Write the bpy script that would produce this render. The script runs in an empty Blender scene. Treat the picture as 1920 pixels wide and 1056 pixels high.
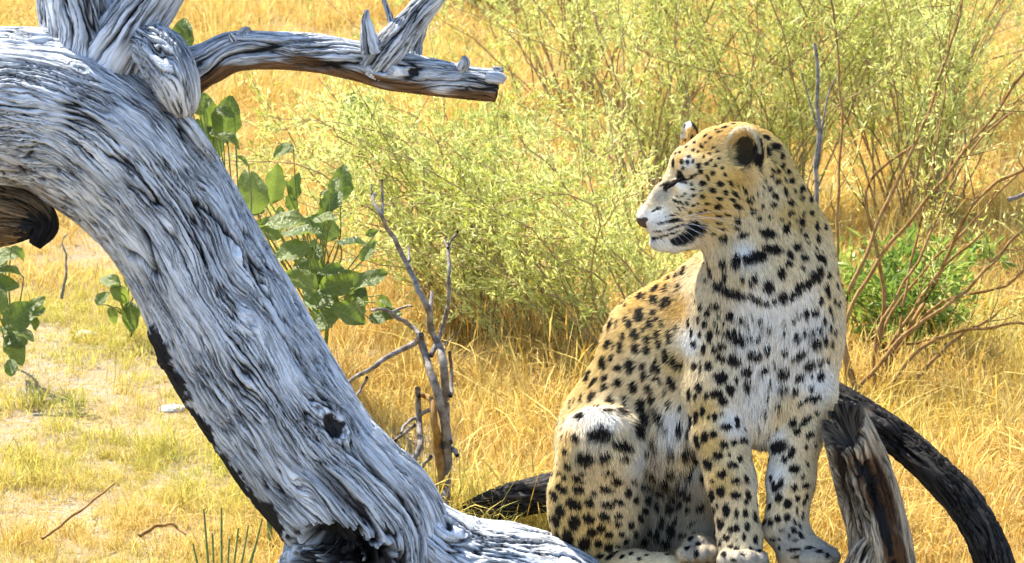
import bpy, math, random
import numpy as np
from mathutils import Vector
from mathutils.bvhtree import BVHTree

# ------------------------------------------------------------------ camera, sky, sun, exposure
SC = bpy.context.scene
COL = SC.collection
PITCH, HFOV, CAM_H, D0 = math.radians(12.0), math.radians(15.04), 2.45, 8.0
cam_data = bpy.data.cameras.new('camera'); cam = bpy.data.objects.new('camera', cam_data); COL.objects.link(cam)
cam.location = (0, 0, CAM_H); cam.rotation_euler = (math.pi / 2 - PITCH, 0, 0)
cam_data.sensor_width = 36; cam_data.lens = 18 / math.tan(HFOV / 2)
cam_data.clip_start = 0.1; cam_data.clip_end = 3000
cam_data.dof.use_dof = True; cam_data.dof.focus_distance = 7.95; cam_data.dof.aperture_fstop = 18
SC.camera = cam

SUN_EL, SUN_AZ = math.radians(53), math.radians(-46)     # azimuth measured from +Y (away from the lens) towards +X
world = bpy.data.worlds.new('World'); SC.world = world; world.use_nodes = True
wn = world.node_tree.nodes; wl = world.node_tree.links
sky_tex = wn.new('ShaderNodeTexSky'); sky_tex.sky_type = 'NISHITA'; sky_tex.sun_disc = False
sky_tex.sun_elevation = SUN_EL; sky_tex.sun_rotation = SUN_AZ; sky_tex.altitude = 900
wl.new(sky_tex.outputs[0], wn['Background'].inputs[0]); wn['Background'].inputs[1].default_value = 0.15
sun_data = bpy.data.lights.new('sun', 'SUN'); sun = bpy.data.objects.new('sun', sun_data); COL.objects.link(sun)
sun_data.energy = 5.0; sun_data.angle = math.radians(0.55); sun_data.color = (1.0, 0.93, 0.80)
sdir = Vector((math.sin(SUN_AZ) * math.cos(SUN_EL), math.cos(SUN_AZ) * math.cos(SUN_EL), math.sin(SUN_EL)))
sun.rotation_euler = sdir.to_track_quat('Z', 'Y').to_euler(); sun.location = sdir * 30
SC.view_settings.view_transform = 'Standard'; SC.view_settings.look = 'None'
SC.view_settings.exposure = 1.70; SC.view_settings.gamma = 1.0; SC.view_settings.use_curve_mapping = False
SC.cycles.max_bounces = 5; SC.cycles.diffuse_bounces = 3; SC.cycles.glossy_bounces = 2; SC.cycles.transmission_bounces = 4; SC.cycles.transparent_max_bounces = 4
SC.cycles.use_denoising = True; SC.cycles.use_light_tree = False; SC.cycles.use_adaptive_sampling = True; SC.cycles.adaptive_threshold = 0.03; SC.cycles.caustics_reflective = False; SC.cycles.caustics_refractive = False

# ------------------------------------------------------------------ helpers
T_H = math.tan(HFOV / 2)
S = D0 * T_H / 960.0                      # metres per photo pixel at the leopard
FW = np.array([0, math.cos(PITCH), -math.sin(PITCH)]); UP = np.array([0, math.sin(PITCH), math.cos(PITCH)]); RT = np.array([1.0, 0, 0])
CAM = np.array([0, 0, CAM_H])
def at(px, py, depth):                    # a point `depth` metres in front of the lens, as a world position
    return CAM + depth * (FW + (px - 960) / 960 * T_H * RT + (528 - py) / 960 * T_H * UP)
def on_ground(px, py, z=0.0):
    d = FW + (px - 960) / 960 * T_H * RT + (528 - py) / 960 * T_H * UP
    return CAM + d * ((z - CAM_H) / d[2])
def lp(px, py, d):                        # local frame of the leopard: photo-pixel units, y up, z away
    k = 1 + d * S / D0
    return np.array([(px - 960) * k, (528 - py) * k, d])
def local_to_world(p):
    p = np.asarray(p, float)
    return CAM + FW * D0 + S * (p[..., 0:1] * RT + p[..., 1:2] * UP + p[..., 2:3] * FW)
def dir_to_world(p):
    p = np.asarray(p, float)
    return p[..., 0:1] * RT + p[..., 1:2] * UP + p[..., 2:3] * FW

_rs = np.random.RandomState(11)
_perm = np.concatenate([_rs.permutation(256)] * 3).astype(np.int32)
_g = _rs.normal(size=(256, 3)); _g = (_g / np.linalg.norm(_g, axis=1)[:, None]).astype(np.float32)
def noise(p):
    """gradient noise, about -0.7..0.7"""
    p = np.asarray(p, np.float32); i = np.floor(p).astype(np.int32); f = p - i; i &= 255
    u = f * f * f * (f * (f * 6 - 15) + 10)
    out = np.zeros(p.shape[:-1], np.float32)
    for dx in (0, 1):
        wx = u[..., 0] if dx else 1 - u[..., 0]
        for dy in (0, 1):
            wy = u[..., 1] if dy else 1 - u[..., 1]
            h = _perm[_perm[i[..., 0] + dx] + i[..., 1] + dy]
            for dz in (0, 1):
                wz = u[..., 2] if dz else 1 - u[..., 2]
                g = _g[_perm[h + i[..., 2] + dz] & 255]
                out += wx * wy * wz * (g[..., 0] * (f[..., 0] - dx) + g[..., 1] * (f[..., 1] - dy) + g[..., 2] * (f[..., 2] - dz))
    return out
def fbm(p, n=3):
    a, o = 1.0, 0.0
    for k in range(n):
        o = o + a * noise(p * (2 ** k) + 17.3 * k); a *= 0.5
    return o
def smooth(e0, e1, x):
    t = np.clip((x - e0) / (e1 - e0), 0, 1); return t * t * (3 - 2 * t)

def mesh_np(name, verts, faces, smooth_shade=True):
    """verts (n,3), faces (m,k) with one k"""
    me = bpy.data.meshes.new(name)
    verts = np.ascontiguousarray(verts, np.float32); faces = np.ascontiguousarray(faces, np.int32)
    m, k = faces.shape
    me.vertices.add(len(verts)); me.vertices.foreach_set('co', verts.ravel())
    me.loops.add(m * k); me.loops.foreach_set('vertex_index', faces.ravel())
    me.polygons.add(m); me.polygons.foreach_set('loop_start', np.arange(0, m * k, k, dtype=np.int32))
    me.polygons.foreach_set('use_smooth', np.full(m, smooth_shade))
    me.update(calc_edges=True); me.validate()
    return me
def attr_f(me, name, vals):
    a = me.attributes.new(name, 'FLOAT', 'POINT'); a.data.foreach_set('value', np.ascontiguousarray(vals, np.float32).ravel())
def attr_c(me, name, vals):
    a = me.attributes.new(name, 'FLOAT_COLOR', 'POINT')
    v = np.ones((len(vals), 4), np.float32); v[:, :3] = vals; a.data.foreach_set('color', v.ravel())
def attr_v(me, name, vals):
    a = me.attributes.new(name, 'FLOAT_VECTOR', 'POINT'); a.data.foreach_set('vector', np.ascontiguousarray(vals, np.float32).ravel())
def link(name, data, mat=None, parent=None):
    o = bpy.data.objects.new(name, data); COL.objects.link(o)
    if mat is not None: data.materials.append(mat)
    if parent is not None: o.parent = parent
    return o
def tag(o, label=None, cat=None, group=None, kind=None):
    if label: o['label'] = label
    if cat: o['category'] = cat
    if group: o['group'] = group
    if kind: o['kind'] = kind
    return o
def thing(name, label, cat, group=None, loc=(0, 0, 0)):
    o = bpy.data.objects.new(name, None); COL.objects.link(o); o.empty_display_size = 0.05
    o.location = loc
    return tag(o, label, cat, group)
def child(name, data, mat, parent):       # child whose mesh is in world coordinates
    o = link(name, data, mat, parent); o.location = -Vector(parent.location); return o

class NT:
    def __init__(self, name):
        self.m = bpy.data.materials.new(name); self.m.use_nodes = True
        self.t = self.m.node_tree; self.n = self.t.nodes; self.l = self.t.links
        self.b = self.n['Principled BSDF']; self.out = self.n['Material Output']
    def new(self, kind, **kw):
        nd = self.n.new('ShaderNode' + kind)
        for k, v in kw.items():
            if k in nd.inputs: self.put(nd, k, v)
            else: setattr(nd, k, v)
        return nd
    def put(self, nd, k, v):
        s = nd.inputs[k]
        if isinstance(v, bpy.types.NodeSocket): self.l.new(v, s)
        else: s.default_value = v
    def attr(self, name, typ='GEOMETRY'):
        nd = self.new('Attribute'); nd.attribute_name = name; nd.attribute_type = typ; return nd
    def ramp(self, fac, stops):
        r = self.new('ValToRGB'); e = r.color_ramp.elements
        while len(e) < len(stops): e.new(0.5)
        for k, (p, c) in enumerate(stops):
            e[k].position = p; e[k].color = tuple(c) + (1,) if len(c) == 3 else c
        self.l.new(fac, r.inputs[0]); return r.outputs[0]
    def mix(self, fac, a, b, blend='MIX'):
        nd = self.n.new('ShaderNodeMix'); nd.data_type = 'RGBA'; nd.blend_type = blend
        for s, v in ((nd.inputs[0], fac), (nd.inputs[6], a), (nd.inputs[7], b)):
            if isinstance(v, bpy.types.NodeSocket): self.l.new(v, s)
            elif isinstance(v, (int, float)): s.default_value = v
            else: s.default_value = tuple(v) + (1,) if len(v) == 3 else v
        return nd.outputs[2]
    def math(self, op, a, b=0.0, c=0.0):
        nd = self.n.new('ShaderNodeMath'); nd.operation = op
        for s, v in zip(nd.inputs, (a, b, c)):
            if isinstance(v, bpy.types.NodeSocket): self.l.new(v, s)
            else: s.default_value = v
        return nd.outputs[0]
    def noise(self, vec, scale, detail=3, rough=0.55, dist=0.0):
        nd = self.new('TexNoise'); nd.inputs['Scale'].default_value = scale; nd.inputs['Detail'].default_value = detail
        nd.inputs['Roughness'].default_value = rough; nd.inputs['Distortion'].default_value = dist
        if vec is not None: self.l.new(vec, nd.inputs['Vector'])
        return nd.outputs[0]
    def bump(self, h, strength=0.5, dist=0.01):
        nd = self.new('Bump'); nd.inputs['Strength'].default_value = strength; nd.inputs['Distance'].default_value = dist
        self.l.new(h, nd.inputs['Height']); return nd.outputs[0]

def pix(W):
    d = W - CAM; dep = d @ FW
    return 960 + (d @ RT) / dep / T_H * 960, 528 - (d @ UP) / dep / T_H * 960
def catmull(P, n):
    P = np.asarray(P, float); Q = np.concatenate([[2 * P[0] - P[1]], P, [2 * P[-1] - P[-2]]])
    # arc-length even sampling
    out = []
    for k in range(1, len(Q) - 2):
        t = np.linspace(0, 1, 24, endpoint=False)[:, None]
        p0, p1, p2, p3 = Q[k - 1], Q[k], Q[k + 1], Q[k + 2]
        out.append(0.5 * (2 * p1 + (p2 - p0) * t + (2 * p0 - 5 * p1 + 4 * p2 - p3) * t ** 2 + (3 * p1 - p0 - 3 * p2 + p3) * t ** 3))
    out = np.concatenate(out + [P[-1:]]); s = np.concatenate([[0], np.cumsum(np.linalg.norm(np.diff(out[:, :3], axis=0), axis=1))])
    if n is None: return out, s[-1]
    u = np.linspace(0, s[-1], n)
    return np.stack([np.interp(u, s, out[:, d]) for d in range(out.shape[1])], 1), s[-1]

# ------------------------------------------------------------------ ground
def gz(x, y):                                               # gentle relief
    p = np.stack([np.asarray(x) * 0.9, np.asarray(y) * 0.9, np.zeros_like(np.asarray(x, float))], -1)
    return 0.035 * noise(p) + 0.018 * noise(p * 3.1 + 4) + 0.008 * noise(p * 9 + 8)
def build_ground():
    xs = np.unique(np.concatenate([np.linspace(-6, 6, 121), np.linspace(6, 900, 24), -np.linspace(6, 900, 24)]))
    ys = np.unique(np.concatenate([np.linspace(5, 26, 181), np.linspace(26, 1500, 40), np.linspace(-600, 5, 30)]))
    X, Y = np.meshgrid(xs, ys); Zg = gz(X, Y)
    V = np.stack([X, Y, Zg], -1).reshape(-1, 3); a, b = X.shape
    i, j = np.meshgrid(np.arange(a - 1), np.arange(b - 1), indexing='ij')
    F = np.stack([i * b + j, i * b + j + 1, (i + 1) * b + j + 1, (i + 1) * b + j], -1).reshape(-1, 4)
    m = NT('sandy_soil'); tc = m.new('TexCoord').outputs['Object']
    n1 = m.noise(tc, 1.3, 5, .6); n2 = m.noise(tc, 26, 5, .65); n3 = m.noise(tc, 160, 3, .6)
    c = m.ramp(n1, [(.35, (.30, .20, .075)), (.55, (.36, .29, .19)), (.7, (.27, .235, .19))])
    c = m.mix(m.ramp(n2, [(.42, (0, 0, 0)), (.6, (1, 1, 1))]), c, (.36, .25, .10))
    c = m.mix(m.math('MULTIPLY', m.ramp(n3, [(.5, (0, 0, 0)), (.62, (1, 1, 1))]), .6), c, (.13, .095, .06))
    m.put(m.b, 'Base Color', c); m.b.inputs['Roughness'].default_value = .95; m.b.inputs['Specular IOR Level'].default_value = .1
    m.put(m.b, 'Normal', m.bump(m.math('ADD', n2, m.math('MULTIPLY', n3, .5)), .8, .03))
    tag(link('ground', mesh_np('ground', V, F), m.m), kind='structure')
build_ground()

# ------------------------------------------------------------------ leaves, stems
def leaf_material(name, c_dark, c_light, attr='var', transl=.45, rough=.5, spec=.3, instancer=None, extra=None):
    m = NT(name); f = m.attr(attr).outputs['Fac']
    c = m.mix(f, c_dark, c_light)
    if extra is not None:
        t = m.attr(instancer, 'INSTANCER').outputs['Fac']
        c = m.mix(t, c, m.mix(f, extra[0], extra[1]))
    m.put(m.b, 'Base Color', c); m.b.inputs['Roughness'].default_value = rough; m.b.inputs['Specular IOR Level'].default_value = spec
    tr = m.new('BsdfTranslucent'); m.l.new(c, tr.inputs['Color'])
    mx = m.new('MixShader'); mx.inputs[0].default_value = transl; m.l.new(m.b.outputs[0], mx.inputs[1]); m.l.new(tr.outputs[0], mx.inputs[2])
    m.l.new(mx.outputs[0], m.out.inputs['Surface']); return m.m
def stem_material(name, a, b):
    m = NT(name); tc = m.new('TexCoord').outputs['Object']
    c = m.mix(m.ramp(m.noise(tc, 45, 4, .6), [(.4, (0, 0, 0)), (.62, (1, 1, 1))]), a, b)
    m.put(m.b, 'Base Color', c); m.b.inputs['Roughness'].default_value = .8; m.b.inputs['Specular IOR Level'].default_value = .15
    m.put(m.b, 'Normal', m.bump(m.noise(tc, 220, 3), .5, .004)); return m.m

class Tubes:
    def __init__(self): self.v, self.f, self.n = [], [], 0
    def add(self, P, r0, r1, sides=5, bend=0.0, rs=None):
        P = np.asarray(P, float)
        if len(P) > 2:
            P, _ = catmull(P, max(len(P) * 4, 8))
        n = len(P)
        if rs is not None and bend: P = P + bend * np.stack([noise(np.stack([np.linspace(0, n * .35, n) + rs * 7.1, np.full(n, q * 3.3), np.zeros(n)], 1)) for q in range(3)], 1) * np.minimum(1, np.linspace(0, 3, n))[:, None]
        T = np.gradient(P, axis=0); T /= np.linalg.norm(T, axis=1)[:, None] + 1e-12
        ref = np.where(np.abs(T[:, 2:3]) > .9, np.array([[1., 0, 0]]), np.array([[0, 0, 1.]])); A = np.cross(T, ref); A /= np.linalg.norm(A, axis=1)[:, None] + 1e-12; B = np.cross(T, A)
        R = np.linspace(r0, r1, n)[:, None]; th = np.arange(sides) * 2 * math.pi / sides
        ring = P[:, None] + R[:, None] * (np.cos(th)[None, :, None] * A[:, None] + np.sin(th)[None, :, None] * B[:, None])
        self.v.append(ring.reshape(-1, 3))
        i, j = np.meshgrid(np.arange(n - 1), np.arange(sides), indexing='ij'); j2 = (j + 1) % sides
        self.f.append(self.n + np.stack([i * sides + j, (i + 1) * sides + j, (i + 1) * sides + j2, i * sides + j2], -1).reshape(-1, 4)); self.n += n * sides
        return P
    def mesh(self, name): return mesh_np(name, np.concatenate(self.v), np.concatenate(self.f))

def leaf_cloud(pos, dirs, length, width, rng, fold=.25):
    """many small lance leaves as one mesh: six corners, four triangles each"""
    n = len(pos); d = dirs / (np.linalg.norm(dirs, axis=1)[:, None] + 1e-9)
    s = np.cross(d, rng.normal(size=(n, 3))); s /= np.linalg.norm(s, axis=1)[:, None] + 1e-9; u = np.cross(s, d)
    L, W = length[:, None], width[:, None]; curl = rng.uniform(-.25, .35, (n, 1))
    v = np.stack([pos, pos + d * L * .45 + s * W * .5 + u * W * fold, pos + d * L * .5 - u * W * .05 * 0, pos + d * L * .45 - s * W * .5 + u * W * fold, pos + d * L + u * L * curl * .4], 1)
    f = np.array([[0, 1, 2], [0, 2, 3], [1, 4, 2], [2, 4, 3]])
    F = (np.arange(n)[:, None, None] * 5 + f[None]).reshape(-1, 3)
    return v.reshape(-1, 3), F
def cloud_mesh(name, V, F, var, per=5):
    me = mesh_np(name, V, F, False); attr_f(me, 'var', np.repeat(var, per)); return me

TWIG_PALE = stem_material('pale_bush_stem', (.26, .17, .07), (.36, .27, .14))
SAGE_LEAF = leaf_material('sage_leaf', (.34, .37, .05), (.72, .73, .27), transl=.5, rough=.42, spec=.45)
GREEN_LEAF = leaf_material('fresh_green_leaf', (.14, .23, .03), (.34, .42, .08), transl=.45, rough=.4)
TWIG_BROWN = stem_material('reddish_twig', (.19, .095, .025), (.30, .18, .065))
TWIG_GREY = stem_material('grey_twig', (.11, .09, .075), (.25, .225, .20))
TWIG_GREEN = stem_material('green_stem', (.10, .15, .04), (.20, .22, .08))

def bush(name, label, stems, group=None, seed=0, leaf=(.023, .0052), twigs=12, leaves=42, twig_len=.22, mat=SAGE_LEAF, stem_mat=None, start=.12, r0=.0034, spread=.8, cat='bush', base=None, bend=.04, taper=.3):
    rng = np.random.RandomState(seed); tb = Tubes(); pos, dr = [], []
    for k, P in enumerate(stems):
        rr = r0 * rng.uniform(.7, 1.2)
        C = tb.add(P, rr, rr * taper, 5, bend, rng.rand() * 50)
        n = len(C)
        Lst = np.linalg.norm(np.diff(C, axis=0), axis=1).sum()
        nt = max(2, int(twigs * Lst / .9))
        for q in range(nt):
            t = start + (1 - start) * rng.rand() ** .85; i = min(int(t * (n - 1)), n - 2); o = C[i]; T = C[i + 1] - C[i]; T /= np.linalg.norm(T)
            d = T * rng.uniform(.5, 1.1) + rng.normal(size=3) * spread * .6 + np.array([0, 0, .25]); d /= np.linalg.norm(d)
            ln = twig_len * rng.uniform(.5, 1.3) * (1.15 - .5 * t)
            tip = o + d * ln + np.array([0, 0, .12 * ln]); mid = o + d * ln * .5 + rng.normal(size=3) * .012
            tb.add([o, mid, tip], rr * .32, rr * .12, 3)
            m = int(leaves * ln / twig_len * rng.uniform(.7, 1.2)) + 3
            tt = rng.uniform(.12, 1.02, m)[:, None]
            pp = o * (1 - tt) ** 2 + 2 * mid * tt * (1 - tt) + tip * tt ** 2
            pos.append(pp + rng.normal(size=(m, 3)) * .006); dr.append(d + rng.normal(size=(m, 3)) * .85 + np.array([0, 0, .15]))
    pos, dr = np.concatenate(pos), np.concatenate(dr); n = len(pos)
    V, F = leaf_cloud(pos, dr, leaf[0] * rng.uniform(.45, 1.5, n), leaf[1] * rng.uniform(.7, 1.3, n), rng)
    b = np.array(stems[0][0]) if base is None else np.array(base)
    root = thing(name, label, cat, group, tuple(b))
    child('stems', tb.mesh('stems'), stem_mat or TWIG_PALE, root)
    var = np.clip(.5 + .9 * noise(pos * 5) + rng.normal(size=n) * .30, 0, 1)
    child('foliage', cloud_mesh('foliage', V, F, var), mat, root)['kind'] = 'stuff'
    return n
def fan(base, n, h, lean, rng, spread=.5, wob=.08):
    """arching stems from one base; lean = main horizontal drift of the tips"""
    out = []
    for k in range(n):
        b = np.array(base) + np.append(rng.normal(size=2) * .06, 0); b[2] = gz(b[0], b[1]) - .02
        t = np.array([lean[0], lean[1], 0]) + np.append(rng.normal(size=2) * spread, 0); hh = h * rng.uniform(.55, 1.1)
        m1 = b + t * .25 + np.array([0, 0, hh * .42]); m2 = b + t * .62 + np.array([0, 0, hh * .78]); e = b + t * 1.05 + np.array([0, 0, hh])
        out.append([b, m1 + rng.normal(size=3) * wob * .5, m2 + rng.normal(size=3) * wob, e + rng.normal(size=3) * wob])
    return out
def traced(lines, depth, base_px=None):
    out = []
    for L in lines:
        P = [at(x, y, depth + (q[0] if q else 0)) for x, y, *q in L]
        out.append(P)
    return out

def build_bushes():
    rng = np.random.RandomState(3)
    # middle bush, fanning to the upper left from behind the leopard
    b = on_ground(1165, 690); st = fan(b, 26, .62, (-.52, .1), rng, .30) + fan(b + np.array([-.25, .2, 0]), 16, .60, (-.40, .1), rng, .26) + fan(b, 8, .62, (-.1, .1), rng, .2)
    b2 = on_ground(900, 630); st2 = fan(b2, 30, .70, (-.14, .1), rng, .32)
    n = bush('sage_bush', group='feathery bushes behind the leopard', label='pale green feathery bush right behind the leopard\'s back', stems=st, seed=1, base=b, twigs=13)
    n += bush('sage_bush', group='feathery bushes behind the leopard', label='low feathery bush behind the dead sapling, in front of the golden grass', stems=st2, seed=2, base=b2, r0=.004, twigs=13)
    # far bushes across the top
    b = on_ground(1215, 430); st = fan(b, 30, 1.15, (-.05, .1), rng, .42)
    st += traced([[(1224, 335), (1210, 295), (1176, 197), (1142, 102), (1104, 0), (1085, -60)], [(1199, 371), (1142, 295), (1089, 204), (1050, 150)], [(1285, 330), (1290, 231), (1271, 95), (1262, -20)]], 12.1)
    n += bush('sage_bush', group='feathery bushes behind the leopard', label='tall feathery green bush rising above and left of the leopard\'s head', stems=st, seed=4, base=b, r0=.004, twigs=8)
    b = on_ground(1450, 430); n += bush('sage_bush', group='feathery bushes behind the leopard', label='feathery green bush standing directly behind the leopard\'s neck', stems=fan(b, 44, 1.2, (.05, .1), rng, .42), seed=5, base=b, twigs=9)
    b = on_ground(1730, 420); n += bush('sage_bush', group='feathery bushes behind the leopard', label='feathery bush in the far corner above the burnt branch', stems=fan(b, 48, 1.2, (.1, .1), rng, .48), seed=6, base=b, twigs=9)
    b = on_ground(1080, 215); n += bush('sage_bush', group='feathery bushes behind the leopard', label='distant feathery bush at the top, between the branch end and the tall bush', stems=fan(b, 40, 1.0, (.1, 0), rng, .5), seed=11, base=b, twigs=8)
    b = on_ground(1600, 230); n += bush('sage_bush', group='feathery bushes behind the leopard', label='wide distant bush filling the top right behind the reddish stalks', stems=fan(b, 60, 1.3, (.1, 0), rng, .8), seed=12, base=b, twigs=8)
    b = on_ground(905, 30); n += bush('sage_bush', group='feathery bushes behind the leopard', label='small distant bright green bush above the broken branch end', stems=fan(b, 26, .5, (0, .1), rng, .28), seed=7, base=b, mat=GREEN_LEAF, leaf=(.03, .01))
    # stalky bush at the edge: long bare reddish stems
    L = [[(1612, 760), (1577, 624), (1619, 485), (1662, 388), (1722, 254), (1771, 121), (1807, 0), (1825, -70)],
         [(1620, 770), (1582, 630), (1631, 515), (1722, 394), (1819, 273), (1920, 139), (2000, 60)],
         [(1650, 750), (1690, 600), (1707, 503), (1734, 376), (1759, 254), (1772, 150), (1780, 60)],
         [(1630, 760), (1660, 610), (1722, 521), (1801, 436), (1920, 315), (2010, 240)],
         [(1600, 740), (1643, 690), (1700, 625), (1771, 576), (1843, 509), (1920, 430), (2000, 360)],
         [(1655, 760), (1690, 690), (1750, 640), (1820, 618), (1920, 606), (1990, 600)],
         [(1690, 752), (1735, 690), (1800, 630), (1870, 585)], [(1600, 735), (1650, 660), (1720, 640), (1770, 632)],
         [(1585, 700), (1568, 560), (1568, 460), (1577, 242), (1571, 91), (1559, 0), (1556, -60)], [(1640, 740), (1640, 640), (1680, 560), (1740, 450), (1790, 330), (1850, 250), (1900, 210)]]
    st = []
    for k, l in enumerate(L):
        d = 10.1 + .07 * (k % 4); pp = [at(x, y, d + .03 * q) for q, (x, y) in enumerate(l)]; st.append([np.array([pp[0][0] - .02, pp[0][1], -.03])] + pp)
    st += fan(on_ground(1640, 740), 4, .75, (.25, 0), rng, .25, .04)
    n += bush('stalky_bush', 'bush of long bare reddish stalks fanning out from behind the burnt branch', st, seed=8, base=on_ground(1625, 765), taper=.55, start=.45, twigs=8, r0=.0060, leaves=20, twig_len=.22, bend=.016, stem_mat=TWIG_BROWN)
    P = [at(1560, 640, 10.9), at(1531, 370, 10.9), at(1534, 242, 10.9), at(1528, 79, 10.9)]
    tb = Tubes(); tb.add(P, .009, .005, 6, .03, 3.); tb.add([P[1] * .6 + P[2] * .4, at(1550, 190, 10.9), at(1570, 140, 10.88)], .004, .002, 4); tb.add([P[2], at(1515, 180, 10.9), at(1500, 130, 10.9)], .003, .0015, 4)
    r = thing('dead_stalk', 'upright grey dead stalk just behind the leopard\'s neck', 'stalk', loc=tuple(P[0])); child('stem', tb.mesh('stem'), TWIG_GREY, r)
    b = on_ground(1690, 665); n += bush('green_shrub', 'bright fresh green shrub between the reddish stalks', fan(b, 34, .30, (0, 0), rng, .13, .03), seed=9, base=b, mat=GREEN_LEAF, stem_mat=TWIG_GREEN, leaf=(.045, .012), twigs=16, leaves=10, twig_len=.09, r0=.003, start=.1, cat='shrub')
    return n
N_LEAVES = build_bushes()

def broad_leaf_meshes():
    out = []
    for k in range(4):
        rng = np.random.RandomState(40 + k); nl, nw = 12, 6
        V = []
        for i in range(nl + 1):
            t = i / nl; w = .36 * math.sin(math.pi * min(1, t * .96 + .03)) ** .62 * (1 - .25 * t)
            for j in range(nw + 1):
                s = j / nw * 2 - 1
                z = (.10 + .12 * k / 3) * abs(s) * w * 2 - .20 * t * t * (1 + .9 * (k % 2)) + .055 * math.sin(7 * t + 3 * s + 2 * k) * abs(s) + .02 * math.cos(19 * t + k) * abs(s)
                V.append((s * w * (1 + .06 * math.sin(17 * t + k * 2 + s)), t, z))
        i, j = np.meshgrid(np.arange(nl), np.arange(nw), indexing='ij'); a = i * (nw + 1) + j
        F = np.stack([a, a + 1, a + nw + 2, a + nw + 1], -1).reshape(-1, 4)
        me = mesh_np('broad_leaf', np.array(V), F); attr_f(me, 'var', np.array([abs((q % (nw + 1)) / nw * 2 - 1) for q in range(len(V))]) * 0 + rng.rand()); out.append(me)
    return out
def broad_leaf_material():
    m = NT('broad_green_leaf'); tc = m.new('TexCoord').outputs['Object']; oi = m.new('ObjectInfo')
    sp = m.new('SeparateXYZ'); m.l.new(tc, sp.inputs[0])
    ax = m.math('ABSOLUTE', sp.outputs[0])
    vein = m.math('LESS_THAN', m.math('ABSOLUTE', m.math('SUBTRACT', m.math('FRACT', m.math('SUBTRACT', m.math('MULTIPLY', sp.outputs[1], 8), m.math('MULTIPLY', ax, 5))), .5)), .06)
    rib = m.math('LESS_THAN', ax, .014)
    c = m.mix(oi.outputs['Random'], (.055, .10, .02), (.15, .19, .04))
    c = m.mix(m.ramp(m.noise(tc, 5, 4), [(.45, (0, 0, 0)), (.7, (1, 1, 1))]), c, (.15, .17, .05))
    c = m.mix(m.math('MULTIPLY', m.math('MAXIMUM', vein, rib), .5), c, (.22, .26, .09))
    m.put(m.b, 'Base Color', c); m.b.inputs['Roughness'].default_value = .42; m.b.inputs['Specular IOR Level'].default_value = .35
    c = m.mix(m.ramp(m.noise(tc, 7, 5, .7), [(.62, (0, 0, 0)), (.66, (1, 1, 1))]), c, (.20, .12, .05)); m.put(m.b, 'Base Color', c)
    m.put(m.b, 'Normal', m.bump(m.noise(tc, 9, 3), .3, .05))
    tr = m.new('BsdfTranslucent'); m.l.new(m.mix(.5, c, (.22, .30, .02)), tr.inputs['Color'])
    mx = m.new('MixShader'); mx.inputs[0].default_value = .45; m.l.new(m.b.outputs[0], mx.inputs[1]); m.l.new(tr.outputs[0], mx.inputs[2]); m.l.new(mx.outputs[0], m.out.inputs['Surface'])
    return m.m
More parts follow.
